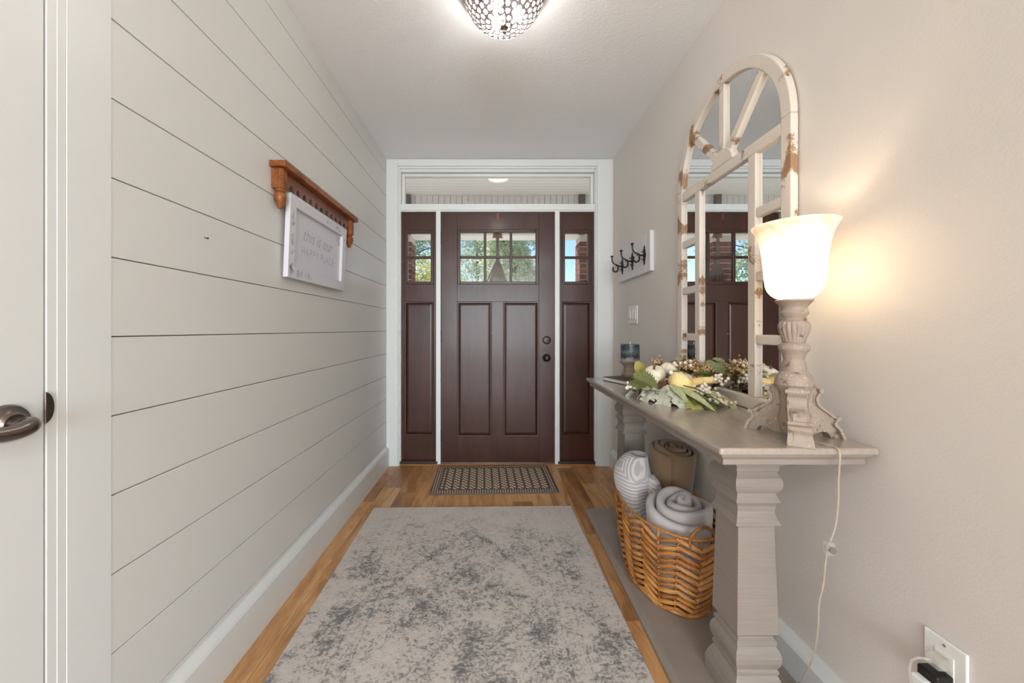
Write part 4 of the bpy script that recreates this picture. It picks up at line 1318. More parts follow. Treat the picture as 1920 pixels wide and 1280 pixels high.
# glass bell shade, double walled
so = [(0.010, 1.1845), (0.030, 1.1850), (0.0426, 1.189), (0.0525, 1.197), (0.0600, 1.208), (0.0645, 1.222), (0.0672, 1.245), (0.0695, 1.275), (0.0725, 1.305), (0.0765, 1.334), (0.0825, 1.358), (0.0900, 1.374), (0.0965, 1.3835), (0.0968, 1.387), (0.0945, 1.3875)]
MB().lathe(so, (LX, LY, 0), 64, caps=False).build('shade', shade_m, lp_, smooth=70)
ll = D.lights.new('lamp_bulb', 'POINT')
ll.energy, ll.color, ll.shadow_soft_size = 1.35, (1.0, 0.90, 0.75), 0.024
lo = D.objects.new('lamp_bulb', ll)
C.objects.link(lo)
lo.parent = lp_
lo.location = (0, 0, 1.245 - TZ)
# cord of the lamp
cpts = [(0.80, 1.005, 0.8165), (0.815, 0.975, 0.8145), (0.832, 0.930, 0.8145), (0.8355, 0.908, 0.812), (0.8345, 0.902, 0.795), (0.831, 0.902, 0.74), (0.8305, 0.902, 0.69), (0.825, 0.903, 0.63), (0.815, 0.905, 0.592),
        (0.810, 0.906, 0.575), (0.806, 0.908, 0.545), (0.803, 0.912, 0.48), (0.800, 0.920, 0.43), (0.806, 0.930, 0.37), (0.820, 0.950, 0.315), (0.840, 0.985, 0.24), (0.862, 1.03, 0.16), (0.880, 1.08, 0.08), (0.888, 1.13, 0.036), (0.880, 1.19, 0.034), (0.875, 1.25, 0.034)]
cp = smooth_path(cpts)
cd = MB()
for s in (-1, 1):
    cd.tube([p + Vector((0.0016 * s, 0.0006 * s, 0)) for p in cp], 0.0015, 7)
cd = cd.build('cord', clear_plastic, lp_, smooth=80)
ci = MB()
for s in (-1, 1):
    ci.tube([p + Vector((0.0016 * s, 0.0006 * s, 0)) for p in cp], 0.0006, 5)
ci.build('wire', copper_core, cd, smooth=80)
MB().box(0.799, 0.820, 0.896, 0.912, 0.556, 0.589).build('inline_switch', clear_plastic, lp_, bevel=0.005, seg=3)
MB().lathe([(0.002, -0.004), (0.008, -0.004), (0.008, 0.004), (0.002, 0.004)], (0.810, 0.897, 0.572), 16, RYm).build('switch_wheel', steel, lp_, smooth=40)

# ------------------------------------------------------------------ ceiling light
CXX, CYY = 0.038, 1.50
cl = thing('ceiling_light', (CXX, CYY, ZC), 'crystal bowl flush ceiling light with small finial, top of the hall', 'ceiling light')
MB().lathe([(0.02, -0.001), (0.168, -0.001), (0.170, -0.006), (0.170, -0.018), (0.163, -0.020), (0.160, -0.004), (0.02, -0.004)], (CXX, CYY, ZC), 48).build('ceiling_band', crystal_wire, cl, smooth=40)
RB, DB = 0.160, 0.142
cm = MB()
# one crystal: a wire hoop around a faceted bead, local z is the outward normal
cm.cur = 0
n = 10
hoop = []
for k in range(n + 1):
    a = 2 * PI * k / n
    hoop.append((0.0118 * math.cos(a), 0.0118 * math.sin(a), 0))
cm.tube(hoop, 0.0019, 4, False)
cm.cur = 1
cm.loft([[Vector((r * math.cos(2 * PI * k / 8), r * math.sin(2 * PI * k / 8), z)) for k in range(8)] for r, z in ((0.003, -0.0035), (0.0104, 0.0), (0.0045, 0.004))])
cme = cm.mesh('crystal', [crystal_wire, crystal_m])
rows = 10
wires = MB()
for i in range(rows):
    th = (i + 0.55) / rows * PI / 2 * 0.97        # 0 at the rim, pi/2 at the pole
    r, z = RB * math.cos(th), -0.016 - DB * math.sin(th)
    cnt = max(5, int(round(2 * PI * r / 0.0252)))
    nv = Vector((math.cos(th) / RB, 0, -math.sin(th) / DB)).normalized()
    for k in range(cnt):
        a = 2 * PI * (k + 0.5 * (i % 2)) / cnt
        nn = Vector((nv.x * math.cos(a), nv.x * math.sin(a), nv.z))
        inst('crystal', cme, cl, (CXX + r * math.cos(a), CYY + r * math.sin(a), ZC + z), nn.to_track_quat('Z', 'Y').to_matrix())
MB().lathe([(0.001, -0.1555), (0.016, -0.156), (0.0165, -0.161), (0.009, -0.166), (0.005, -0.170), (0.007, -0.174), (0.007, -0.180), (0.003, -0.184), (0.001, -0.184)], (CXX, CYY, ZC), 24).build('finial', satin_nickel, cl, smooth=50)
MB().tube([(CXX, CYY, ZC - 0.003), (CXX, CYY, ZC - 0.158)], 0.004, 10).build('stem', satin_nickel, cl)
for k, (ax, ay) in enumerate(((0.055, 0.0), (-0.03, 0.045), (-0.03, -0.045))):
    MB().ell((CXX + ax, CYY + ay, ZC - 0.102), 0.021, 0.021, 0.028, 14, 10).build('bulb', bulb_m, cl, smooth=80)

for fx, lb in ((-1.0, 'unseen glowing dome added as fill light behind the camera on the left'), (1.0, 'unseen glowing dome added as fill light behind the camera on the right')):
    fo_ = thing('fill_dome', (fx, -1.45, ZC), lb, 'ceiling light')  # unseen domes added to fill the hall with light from behind
    MB().lathe([(0.02, -0.001), (0.15, -0.001), (0.152, -0.018), (0.14, -0.020), (0.02, -0.006)], (fx, -1.45, ZC), 32).build('ceiling_band', satin_nickel, fo_, smooth=40)
    MB().lathe([(0.138, -0.020), (0.132, -0.05), (0.11, -0.078), (0.07, -0.098), (0.002, -0.106)], (fx, -1.45, ZC), 32, caps=False).build('glow_dome', fill_dome_m, fo_, smooth=70)

# ------------------------------------------------------------------ basket
BX, BY, BZ0, BZ1 = 0.738, 1.628, 0.031, 0.352
brx, bry = 0.180, 0.300
bk_ = thing('wicker_basket', (BX, BY, BZ0), 'oval honey brown wicker basket of rolled blankets under the console table', 'basket')
def bpt(a, t, off=0.0):
    """point on the basket wall; t 0..1 up the wall"""
    s = 0.80 + 0.20 * math.sin(min(1, t) * PI / 2 * 0.95)
    z = BZ0 + (BZ1 - BZ0) * t
    return Vector((BX + (brx * s + off) * math.cos(a), BY + (bry * s + off) * math.sin(a), z))
NC, NR = 20, 12
# equal arc steps around the oval
angs, acc, prev = [], [0.0], None
NS = 720
pp = [Vector((brx * math.cos(2 * PI * k / NS), bry * math.sin(2 * PI * k / NS))) for k in range(NS + 1)]
for k in range(NS):
    acc.append(acc[-1] + (pp[k + 1] - pp[k]).length)
for i in range(NC):
    target = acc[-1] * i / NC
    k = min(range(NS + 1), key=lambda q_: abs(acc[q_] - target))
    angs.append(2 * PI * k / NS)
step = acc[-1] / NC
for a in angs:
    MB().tube([bpt(a, t / 6, -0.004) for t in range(7)], 0.0035, 6).build('stake', wicker, bk_, smooth=60)
# one strand: a fat twisted rush, unit length along x
stm = MB()
rings = []
nst = 9
for k in range(nst):
    t = k / (nst - 1)
    u = t * 2 - 1
    rr = (0.0052 + 0.0040 * (1 - u * u))
    bow = 0.006 * (1 - u * u)
    tw = t * 1.7
    rings.append([Vector((u * 0.5, -bow + rr * 0.85 * math.cos(2 * PI * j / 7 + tw) * (1.0 if j % 2 else 0.82), rr * 1.1 * math.sin(2 * PI * j / 7 + tw) * (1.0 if j % 2 else 0.82))) for j in range(7)])
stm.loft(rings)
stme = stm.mesh('strand', wicker, smooth=70)
R = random.Random(21)
for i in range(NC):
    a0, a1 = angs[i], angs[(i + 1) % NC] + (2 * PI if i == NC - 1 else 0)
    for j in range(NR):
        t = (j + 0.5) / (NR + 0.6)
        sl = 0.07 if i % 2 else -0.07
        p0, p1 = bpt(a0, t - sl * 0.62), bpt(a1, t + sl * 0.62)
        mid = (p0 + p1) / 2
        dvec = p1 - p0
        xax = dvec.normalized()
        out = Vector((math.cos((a0 + a1) / 2) / brx, math.sin((a0 + a1) / 2) / bry, 0)).normalized()
        yax = (-out - xax * (-out).dot(xax)).normalized()
        zax = xax.cross(yax)
        Mx = Matrix((xax, yax, zax)).transposed()
        Mx = Mx @ Matrix.Rotation(R.uniform(-0.25, 0.25), 3, 'X')
        inst('strand', stme, bk_, mid + out * 0.001 + Vector((0, 0, R.uniform(-0.002, 0.002))), Mx, (dvec.length + 0.016, R.uniform(0.9, 1.12), R.uniform(0.88, 1.08)))
# rim and base coils, handles, base disc
def oval(t, off, r, z=None, twist=0):
    pts = []
    for k in range(73):
        a = 2 * PI * k / 72
        p = bpt(a, t, off)
        if z is not None: p.z = z
        pts.append(p)
    return pts
rm = MB()
rp = oval(1.0, 0.0, 0.006)
rm.tube(rp, [0.0052 + 0.0007 * (k % 2) for k in range(73)], 8, False)
rm.build('rim', wicker, bk_, smooth=50)
MB().tube(oval(0.0, 0.004, 0.006, BZ0 + 0.009), [0.0062 + 0.001 * (k % 2) for k in range(73)], 8, False).build('base_coil', wicker, bk_, smooth=50)
MB().prism([bpt(2 * PI * k / 36, 0.0, -0.004) for k in range(36)], (0, 0, 0.008)).build('base', wicker, bk_)
for ac in (math.radians(272), math.radians(92)):
    hp = []
    for k in range(13):
        u = k / 12
        a = ac - 0.26 + 0.52 * u
        p = bpt(a, 1.0, 0.004)
        p.z = BZ1 - 0.004 + 0.052 * math.sin(PI * u) ** 0.6
        hp.append(p)
    hp = [bpt(ac - 0.26, 0.9, 0.004)] + hp + [bpt(ac + 0.26, 0.9, 0.004)]
    hp = smooth_path(hp, 4)
    MB().tube(hp, [0.0055 + 0.0009 * (k % 2) for k in range(len(hp))], 8).build('handle', wicker, bk_, smooth=50)

# ------------------------------------------------------------------ rolled blankets
def roll(name, c, z0, ztop, rad, turns, m, label, seed, tilt=(0, 0), sq=(1, 1), fill=0.86, start=0.0, core=0.16, dome=0.0, rag=0.004, slope=(0, 0)):
    rr = random.Random(seed)
    ph = [rr.uniform(0, 6.28) for _ in range(6)]
    nst = int(turns * 40)
    pitch = rad * (1 - core) / turns
    th = pitch * fill
    rings = []
    for i in range(nst + 1):
        th_a = start + 2 * PI * turns * i / nst
        u = i / nst
        wob = 1 + 0.035 * math.sin(th_a * 1.0 + ph[0]) + 0.03 * math.sin(2 * th_a + ph[1]) * (1 - 0.5 * u)
        r = (rad * core + (rad - rad * core) * u) * wob - th / 2
        zt = ztop - dome * u * u + rag * math.sin(th_a * 1.7 + ph[2]) + rag * math.sin(th_a * 0.63 + ph[3])
        ca, sa = math.cos(th_a), math.sin(th_a)
        h = th / 2
        prof = [(-h * 0.92, z0), (-h * 0.96, zt - h * 1.7), (-h * 0.80, zt - h * 0.55), (-h * 0.35, zt - h * 0.08), (h * 0.35, zt - h * 0.08), (h * 0.80, zt - h * 0.55), (h * 0.96, zt - h * 1.7), (h * 0.92, z0)]
        ring = []
        for d_, z in prof:
            if z > z0:
                z = z + slope[0] * (r + d_) * ca * sq[0] + slope[1] * (r + d_) * sa * sq[1]
            zz = z - z0
            bulge = (1 + 0.04 * math.sin(PI * min(1, zz / (ztop - z0)))) * (0.80 + 0.20 * min(1, zz / 0.27))
            ring.append(Vector((c[0] + (r + d_) * ca * sq[0] * bulge + tilt[0] * zz, c[1] + (r + d_) * sa * sq[1] * bulge + tilt[1] * zz, z)))
        rings.append(ring)
    o = MB().loft(rings, True, True).build(name, m, loc=(c[0], c[1], z0), smooth=60)
    sd = o.modifiers.new('soft', 'SUBSURF')
    sd.levels = 1; sd.render_levels = 1
    return tag(o, label, 'blanket', 'rolled blankets in the basket')
roll('rolled_blanket', (0.752, 1.505), 0.05, 0.428, 0.150, 3.5, grey_fleece, 'light grey fleece blanket roll at the front of the wicker basket', 31, (0, -0.01), (1.0, 0.92), 0.88, 2.0, 0.10, 0.034, 0.009, (0.03, 0.16))
roll('rolled_blanket', (0.800, 1.755), 0.05, 0.560, 0.114, 4.6, brown_fleece, 'brown fleece blanket roll at the back of the basket by the wall', 32, (0.085, 0.0), (1.0, 1.0), 0.92, 0.5, 0.12, 0.02, 0.005, (-0.12, 0.18))
sb = thing('rolled_blanket', (0.655, 1.725, 0.05), 'grey and white striped blanket roll sticking up at the left of the basket', 'blanket', 'rolled blankets in the basket')
rr = random.Random(6)
rings = []
for z, r, ox, oy in ((0.052, 0.044, 0.018, 0), (0.10, 0.052, 0.016, 0), (0.20, 0.060, 0.012, 0.004), (0.30, 0.070, 0.004, 0.008), (0.355, 0.076, -0.002, 0.012), (0.405, 0.084, -0.004, 0.016), (0.445, 0.080, -0.002, 0.022), (0.480, 0.068, 0.004, 0.026), (0.505, 0.056, 0.012, 0.024), (0.520, 0.046, 0.020, 0.020), (0.523, 0.036, 0.026, 0.018), (0.508, 0.027, 0.028, 0.017), (0.455, 0.020, 0.028, 0.017)):
    ring = []
    for k in range(40):
        a = 2 * PI * k / 40
        f = 1 + 0.05 * math.sin(2 * a + z * 9) + 0.035 * math.sin(3 * a - z * 14)
        # a crease running down the camera side where the blanket edge laps over
        f -= 0.10 * math.exp(-((a - 5.15 + z * 0.9) / 0.10) ** 2) if z < 0.515 else 0
        ring.append(Vector((0.648 + ox + r * f * math.cos(a), 1.725 + oy + r * f * 1.12 * math.sin(a), z)))
    rings.append(ring)
o_ = MB().loft(rings, True, True).build('roll', stripe_fleece, sb, smooth=80)
md = o_.modifiers.new('soft', 'SUBSURF'); md.levels = 1; md.render_levels = 1
# folded corner lapping against the grey roll
rings = []
for z, r, ox, oy in ((0.06, 0.034, 0, 0), (0.20, 0.044, 0.0, 0.0), (0.33, 0.050, 0.0, 0.0), (0.385, 0.050, -0.002, 0.004), (0.420, 0.042, -0.006, 0.010), (0.442, 0.026, -0.012, 0.016), (0.448, 0.008, -0.016, 0.020)):
    rings.append([Vector((0.716 + ox + 0.8 * r * (1 + 0.08 * math.sin(2 * k * PI / 12 + z * 12)) * math.cos(2 * PI * k / 24), 1.672 + oy + r * 0.85 * math.sin(2 * PI * k / 24), z)) for k in range(24)])
o_ = MB().loft(rings, True, True).build('fold', stripe_fleece, sb, smooth=80)

# ------------------------------------------------------------------ candle, holder, book
bkx, bky, bka = 0.735, 2.045, math.radians(-70)
bo = thing('book', (bkx, bky, TZ), 'thin white-paged book with dark cover lying under the candle holder', 'book')
Mb = Matrix.Rotation(bka, 3, 'Z')
def bookbox(name, x0, x1, y0, y1, z0, z1, m):
    mb = MB().box(x0, x1, y0, y1, z0, z1)
    mb.v = [Mb @ v + Vector((bkx, bky, TZ)) for v in mb.v]
    return mb.build(name, m, bo, bevel=0.0008, seg=1)
bookbox('cover', -0.112, 0.112, -0.088, 0.088, 0.0004, 0.0034, book_cover)
bookbox('pages', -0.108, 0.108, -0.085, 0.084, 0.0034, 0.0195, paper_m)
bookbox('cover', -0.112, 0.112, -0.088, 0.088, 0.0195, 0.0225, book_cover)
bookbox('spine', -0.112, 0.112, 0.084, 0.088, 0.0034, 0.0195, book_cover)
hx_, hy_, hz_ = 0.762, 2.10, TZ + 0.0227
ch_ = MB().lathe([(0.001, 0), (0.045, 0), (0.047, 0.003), (0.047, 0.018), (0.044, 0.022), (0.038, 0.024), (0.0365, 0.030), (0.036, 0.044), (0.0345, 0.054), (0.036, 0.060), (0.047, 0.074), (0.0555, 0.083), (0.0575, 0.086), (0.0575, 0.0905), (0.054, 0.092), (0.001, 0.088)], (hx_, hy_, hz_), 40).build('candle_holder', holder_m, loc=(hx_, hy_, hz_), smooth=35)
tag(ch_, 'turned grey wood pedestal holding the dark candle on the book', 'candle holder')
cn = thing('pillar_candle', (hx_, hy_, hz_ + 0.092), 'marbled dark blue pillar candle on a turned wood pedestal', 'candle')
MB().lathe([(0.001, 0.0003), (0.0505, 0.0003), (0.051, 0.002), (0.051, 0.091), (0.049, 0.093), (0.030, 0.089), (0.001, 0.088)], (hx_, hy_, hz_ + 0.092), 40).build('wax', candle_m, cn, smooth=35)
MB().tube([(hx_, hy_, hz_ + 0.179), (hx_ + 0.001, hy_, hz_ + 0.19), (hx_ + 0.003, hy_, hz_ + 0.198)], 0.0013, 6).build('wick', paper_m, cn)

# ------------------------------------------------------------------ autumn garland on the table
ga = thing('autumn_garland', (0.74, 1.56, TZ), 'autumn arrangement of white pumpkins, gourds, leaves and berries on the console', 'flower arrangement')
R = random.Random(17)
def pumpkin(c, r, hgt, m, rot, ribs=9, stem=True):
    rings = []
    for i in range(13):
        t = i / 12
        ph = PI * t
        rr = math.sin(ph) ** 0.75 * r
        zz = -math.cos(ph) * hgt / 2
        ring = []
        for k in range(ribs * 6):
            a = 2 * PI * k / (ribs * 6)
            f = 1 - 0.10 * (1 - abs(math.sin(a * ribs / 2))) ** 2
            dimple = -0.16 * hgt * math.exp(-(rr / (r * 0.35)) ** 2) * (1 if zz > 0 else -0.5)
            ring.append(rot @ Vector((max(rr, 0.0008) * f * math.cos(a), max(rr, 0.0008) * f * math.sin(a), zz + dimple)) + Vector(c))
        rings.append(ring)
    o = MB().loft(rings).build('pumpkin', m, ga, smooth=80)
    if stem:
        top = Vector(c) + rot @ Vector((0, 0, hgt * 0.34))
        up = rot @ Vector((0, 0, 1))
        MB().tube([top - up * 0.004, top + up * 0.008, top + up * 0.018 + rot @ Vector((0.006, 0, 0))], [0.006, 0.0045, 0.005], 8).build('stem', twig_m, o, smooth=60)
    return o
E = lambda x, y, z: Euler((x, y, z)).to_matrix()
pumpkin((0.697, 1.625, 0.908), 0.046, 0.066, pumpkin_m, E(0.25, -0.35, 0.3))
pumpkin((0.778, 1.660, 0.918), 0.044, 0.064, pumpkin_m, E(-0.2, 0.6, 0.2))
pumpkin((0.662, 1.575, 0.866), 0.044, 0.070, pumpkin_m, E(0.5, -0.9, 0.2))
# yellow crookneck gourd
gp = smooth_path([(0.700, 1.505, 0.868), (0.728, 1.500, 0.870), (0.766, 1.497, 0.880), (0.805, 1.495, 0.892), (0.842, 1.492, 0.898), (0.876, 1.490, 0.899)], 5)
gr_ = []
for k in range(len(gp)):
    t = k / (len(gp) - 1)
    gr_.append(0.0016 if k == 0 else (0.041 * math.sqrt(max(0.0, 1 - ((t - 0.27) / 0.275) ** 2)) if t < 0.27 else 0.0))
gr_ = []
for k in range(len(gp)):
    t = k / (len(gp) - 1)
    body = 0.060 * max(0.0, 1 - ((t - 0.25) / 0.27) ** 2) ** 0.5
    neck = 0.0195 - 0.006 * t if t > 0.3 else 0
    gr_.append(max(body, neck, 0.002) if k < len(gp) - 1 else 0.006)
g_ = MB().tube(gp, gr_, 24).build('gourd', gourd_m, ga, smooth=80)
sm_ = g_.modifiers.new('soft', 'SMOOTH'); sm_.factor = 0.5; sm_.iterations = 3

def leaf_mesh(kind, m):
    mb = MB()
    if kind == 'slim':
        n = 12
        L, Wd = 1.0, 0.13
        rows_ = []
        for k in range(n + 1):
            t = k / n
            wv = Wd * math.sin(PI * t ** 0.8) ** 0.9 + 0.004
            z = -0.28 * (t - 0.2) ** 2
            rows_.append([Vector((t, -wv, z + 0.02)), Vector((t, 0, z)), Vector((t, wv, z + 0.02))])
        mb.loft(rows_, False, False)
    elif kind == 'lobed':
        out = [(0.0, 0.02), (0.08, 0.16), (0.02, 0.34), (0.20, 0.30), (0.26, 0.42), (0.36, 0.50), (0.40, 0.34), (0.50, 0.30), (0.58, 0.42), (0.70, 0.40), (0.70, 0.24), (0.80, 0.16), (0.90, 0.18), (1.0, 0.0)]
        rows_ = []
        for x_, w_ in out:
            z = lambda yy: -0.35 * (x_ - 0.15) ** 2 * (1 if x_ > 0.15 else 0) - 0.55 * yy * yy + 0.06 * math.sin(yy * 9)
            rows_.append([Vector((x_, yy, z(yy))) for yy in (-w_, -w_ * 0.5, 0, w_ * 0.5, w_)])
        mb.loft(rows_, False, False)
    elif kind == 'fern':
        n = 9
        for k in range(n):
            t = 0.1 + 0.85 * k / n
            ln = 0.34 * math.sin(PI * (0.15 + 0.8 * t)) + 0.06
            z0 = -0.15 * t * t
            for s in (-1, 1):
                tip = Vector((t + ln * 0.65, s * ln, z0 - 0.05))
                b0, b1 = Vector((t - 0.05, 0, z0)), Vector((t + 0.075, 0, z0))
                mid0, mid1 = (b0 + tip) / 2 + Vector((-0.03, s * 0.025, 0.03)), (b1 + tip) / 2 + Vector((0.035, 0, 0.03))
                mb.add([b0, mid0, tip, mid1, b1], [(0, 1, 2, 3, 4)])
        mb.add([Vector((0, -0.012, 0)), Vector((0, 0.012, 0)), Vector((1.05, 0.0, -0.15))], [(0, 1, 2)])
    elif kind == 'round':
        pts = [Vector((0.5 - 0.5 * math.cos(2 * PI * k / 16), 0.40 * math.sin(2 * PI * k / 16) , -0.3 * (0.5 - 0.5 * math.cos(2 * PI * k / 16)) ** 2)) for k in range(16)]
        mb.add([Vector((0.5, 0, 0.0))] + pts, [(0, 1 + k, 1 + (k + 1) % 16) for k in range(16)])
    return mb.mesh('leaf', m, smooth=60)
LM = {}
def leaf(kind, m, loc, yaw, pitch, roll_, size, wscale=1.0):
    key = (kind, m.name)
    if key not in LM:
        LM[key] = leaf_mesh(kind, m)
    rot = Matrix.Rotation(yaw, 3, 'Z') @ Matrix.Rotation(-pitch, 3, 'Y') @ Matrix.Rotation(roll_, 3, 'X')
    return inst('leaf', LM[key], ga, loc, rot, (size, size * wscale, size))
dg = math.radians
# big sage lobed leaves hanging to the table at the front
leaf('lobed', leaf_sage, (0.672, 1.485, 0.876), dg(-112), dg(-34), 0.35, 0.125, 0.85)
leaf('lobed', leaf_sage, (0.694, 1.452, 0.876), dg(-82), dg(-30), -0.2, 0.115, 0.85)
leaf('lobed', leaf_sage, (0.640, 1.560, 0.866), dg(-158), dg(-30), 0.5, 0.095, 0.8)
leaf('lobed', leaf_sage, (0.645, 1.535, 0.862), dg(-135), dg(-28), 0.1, 0.095, 0.8)
leaf('lobed', leaf_sage, (0.630, 1.610, 0.858), dg(170), dg(-26), 0.5, 0.085, 0.9)
leaf('fern', leaf_green, (0.668, 1.525, 0.848), dg(165), dg(48), 0.9, 0.115)
leaf('fern', leaf_green, (0.660, 1.535, 0.850), dg(150), dg(22), 0.7, 0.105)
leaf('fern', leaf_green, (0.690, 1.500, 0.846), dg(170), dg(14), 0.2, 0.085)
leaf('round', leaf_yellow, (0.652, 1.700, 0.895), dg(30), dg(50), 1.2, 0.075, 1.2)
leaf('slim', leaf_olive, (0.700, 1.450, 0.882), dg(-62), dg(-16), 0.3, 0.17, 0.75)
leaf('slim', leaf_olive, (0.725, 1.445, 0.886), dg(-40), dg(-14), -0.3, 0.165, 0.75)
leaf('slim', leaf_olive, (0.690, 1.470, 0.886), dg(-88), dg(-14), 0.4, 0.13, 0.8)
leaf('slim', leaf_green, (0.720, 1.440, 0.862), dg(-55), dg(-18), 0.0, 0.13, 1.2)
leaf('lobed', leaf_green, (0.740, 1.430, 0.856), dg(-40), dg(-12), 0.2, 0.12)
leaf('lobed', leaf_green, (0.765, 1.420, 0.848), dg(-20), dg(-12), -0.2, 0.11)
leaf('lobed', leaf_yellow, (0.725, 1.435, 0.848), dg(-75), dg(-14), 0.0, 0.10)
leaf('lobed', leaf_green, (0.820, 1.540, 0.910), dg(-25), dg(18), -0.7, 0.085)
leaf('lobed', leaf_green, (0.800, 1.590, 0.905), dg(20), dg(20), 0.4, 0.09)
leaf('lobed', leaf_sage, (0.735, 1.560, 0.905), dg(-115), dg(-30), 0.3, 0.07)
leaf('lobed', leaf_sage, (0.755, 1.540, 0.916), dg(-60), dg(0), 0.5, 0.06)
leaf('slim', leaf_green, (0.740, 1.570, 0.924), dg(-30), dg(4), 0.2, 0.07, 1.6)
leaf('fern', leaf_olive, (0.850, 1.640, 0.900), dg(70), dg(38), 0.5, 0.12)
leaf('fern', leaf_olive, (0.860, 1.600, 0.880), dg(100), dg(10), -0.3, 0.12)
leaf('lobed', leaf_dark, (0.800, 1.700, 0.905), dg(20), dg(38), 0.5, 0.10)
leaf('slim', leaf_dark, (0.790, 1.710, 0.925), dg(5), dg(30), 0.3, 0.10, 1.8)
leaf('lobed', leaf_green, (0.845, 1.570, 0.850), dg(20), dg(-5), 0.3, 0.07)
leaf('lobed', leaf_olive, (0.830, 1.440, 0.860), dg(-50), dg(-14), 0.1, 0.10)
leaf('slim', leaf_green, (0.70, 1.66, 0.845), dg(165), dg(-6), 0.1, 0.12, 1.3)
leaf('lobed', leaf_sage, (0.735, 1.70, 0.850), dg(110), dg(-10), 0.1, 0.11)
leaf('lobed', leaf_olive, (0.80, 1.71, 0.850), dg(80), dg(-10), 0.1, 0.10)
leaf('lobed', leaf_green, (0.720, 1.52, 0.842), dg(-60), dg(-6), 0.1, 0.11)
leaf('lobed', leaf_green, (0.700, 1.57, 0.838), dg(-120), dg(-5), 0.1, 0.11)
ico = [(0, 0, -1), (0.723, -0.526, -0.447), (-0.276, -0.851, -0.447), (-0.894, 0, -0.447), (-0.276, 0.851, -0.447), (0.723, 0.526, -0.447), (0.276, -0.851, 0.447), (-0.723, -0.526, 0.447), (-0.723, 0.526, 0.447), (0.276, 0.851, 0.447), (0.894, 0, 0.447), (0, 0, 1)]
def berries(c, spread, n, r, m, stemdir=None, seed=0):
    rr = random.Random(seed)
    mb = MB()
    c = Vector(c)
    for i in range(n):
        p = c + Vector((rr.gauss(0, 1) * spread[0], rr.gauss(0, 1) * spread[1], abs(rr.gauss(0, 1)) * spread[2]))
        p.z = max(p.z, TZ + 0.008)
        p.x = min(p.x, 0.915)
        mb.cur = 0
        mb.ell(p, r, r, r, 8, 6)
        if stemdir is not None:
            mb.cur = 1
            mb.tube([p, c - Vector(stemdir)], 0.0009, 4)
    return mb.build('berry_cluster', [m, twig_m], ga, smooth=80)
berries((0.815, 1.462, 0.852), (0.020, 0.018, 0.015), 80, 0.0064, berry_white, (0.02, -0.03, 0.02), 1)
berries((0.848, 1.395, 0.828), (0.020, 0.012, 0.007), 34, 0.0060, berry_white, (0.02, -0.03, 0.0), 2)
berries((0.888, 1.492, 0.890), (0.010, 0.018, 0.014), 40, 0.0064, berry_white, (0.0, -0.03, 0.03), 3)
berries((0.580, 1.610, 0.850), (0.012, 0.012, 0.012), 16, 0.0064, berry_white, (-0.03, 0, 0.02), 4)
berries((0.735, 1.500, 0.915), (0.012, 0.014, 0.006), 7, 0.0085, berry_white, (0, 0, 0.03), 5)
berries((0.820, 1.620, 0.935), (0.022, 0.020, 0.016), 10, 0.0085, berry_white, (0, 0, 0.05), 6)
berries((0.838, 1.605, 0.932), (0.024, 0.024, 0.014), 130, 0.0040, berry_tan, (0, 0, 0.02), 7)
berries((0.755, 1.720, 0.945), (0.012, 0.012, 0.012), 50, 0.0038, berry_tan, (0, 0.02, 0.07), 8)
berries((0.868, 1.570, 0.905), (0.012, 0.016, 0.016), 16, 0.0066, berry_yellow, (0, 0, 0.04), 9)
berries((0.880, 1.55, 0.925), (0.010, 0.010, 0.012), 30, 0.0038, berry_tan, (0, 0.0, 0.03), 10)
berries((0.825, 1.545, 0.905), (0.016, 0.016, 0.006), 50, 0.0038, berry_tan, (0, 0.0, 0.02), 11)
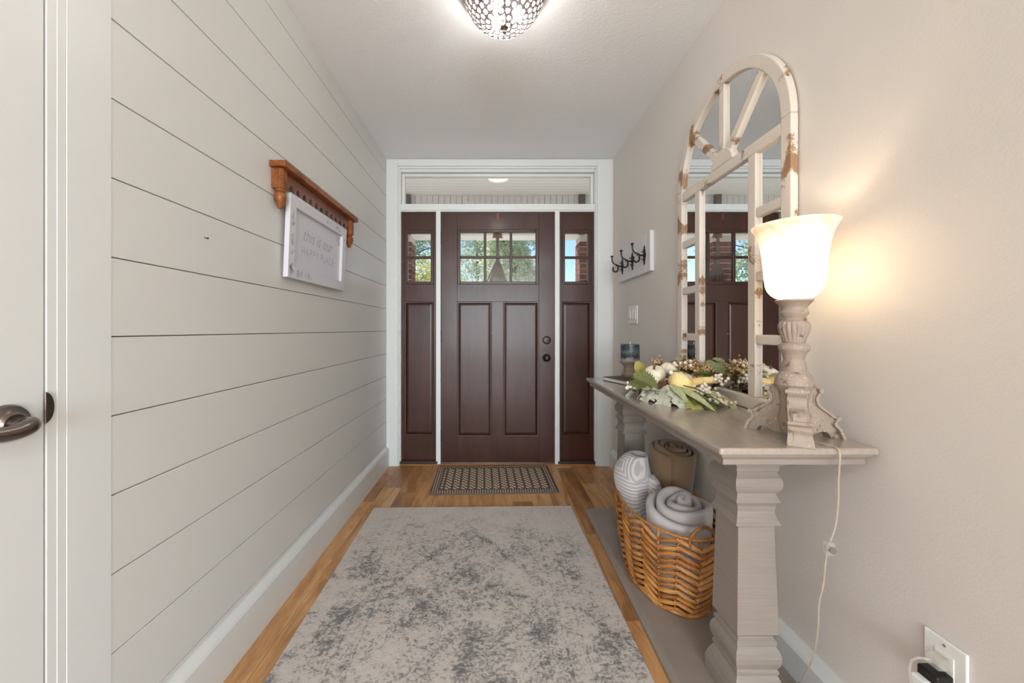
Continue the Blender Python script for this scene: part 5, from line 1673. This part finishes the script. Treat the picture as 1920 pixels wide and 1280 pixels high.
def cone(c, L, r, rot):
    mb = MB()
    for i in range(11):
        t = i / 10
        rr = r * math.sin(PI * (0.18 + 0.78 * t)) 
        for k in range(8):
            a = 2 * PI * (k + 0.5 * (i % 2)) / 8
            z = -L / 2 + L * t
            tip = Vector((rr * math.cos(a), rr * math.sin(a), z + L * 0.05))
            s0 = Vector((rr * 0.45 * math.cos(a - 0.4), rr * 0.45 * math.sin(a - 0.4), z - L * 0.02))
            s1 = Vector((rr * 0.45 * math.cos(a + 0.4), rr * 0.45 * math.sin(a + 0.4), z - L * 0.02))
            tp = Vector((rr * 0.5 * math.cos(a), rr * 0.5 * math.sin(a), z + L * 0.10))
            e0 = Vector((rr * 0.85 * math.cos(a - 0.33), rr * 0.85 * math.sin(a - 0.33), z + L * 0.03))
            e1 = Vector((rr * 0.85 * math.cos(a + 0.33), rr * 0.85 * math.sin(a + 0.33), z + L * 0.03))
            vs = [rot @ v + Vector(c) for v in (s0, e0, tip, e1, s1, tp)]
            mb.add(vs, [(0, 1, 5), (1, 2, 5), (2, 3, 5), (3, 4, 5), (0, 4, 3, 2, 1)])
    cx_ = [(0.003, -L / 2), (r * 0.45, -L / 4), (r * 0.45, L / 5), (0.003, L / 2)]
    mb.lathe([(a_, b_) for a_, b_ in cx_], c, 10, rot)
    mb.build('pine_cone', cone_m, ga)
cone((0.676, 1.505, 0.880), 0.046, 0.019, E(1.2, 0.3, -0.4))
cone((0.712, 1.520, 0.886), 0.044, 0.018, E(0.5, 1.0, 0.2))
cone((0.658, 1.665, 0.900), 0.040, 0.016, E(0.3, -0.6, 0.2))
cone((0.800, 1.515, 0.862), 0.044, 0.018, E(0.9, 0.4, 0.2))
# twisted vine base
vn = MB()
for i in range(16):
    yy = 1.40 + 0.30 * R.random()
    pts = [(0.64 + 0.22 * R.random(), 1.40 + 0.30 * R.random(), TZ + 0.006 + 0.03 * R.random()) for _ in range(4)]
    vn.tube(smooth_path(pts, 5), 0.0028, 6)
vn.build('vine_base', twig_m, ga, smooth=60)
# curly tendrils
tn = MB()
for c0, sgn in (((0.845, 1.68, 0.95), 1), ((0.87, 1.62, 0.93), -1)):
    pts = [(c0[0] + 0.010 * math.cos(t * 0.6) * sgn, c0[1] + 0.010 * math.sin(t * 0.6), c0[2] + 0.002 * t) for t in range(18)]
    tn.tube(pts, 0.0011, 5)
tn.build('tendril', twig_m, ga)
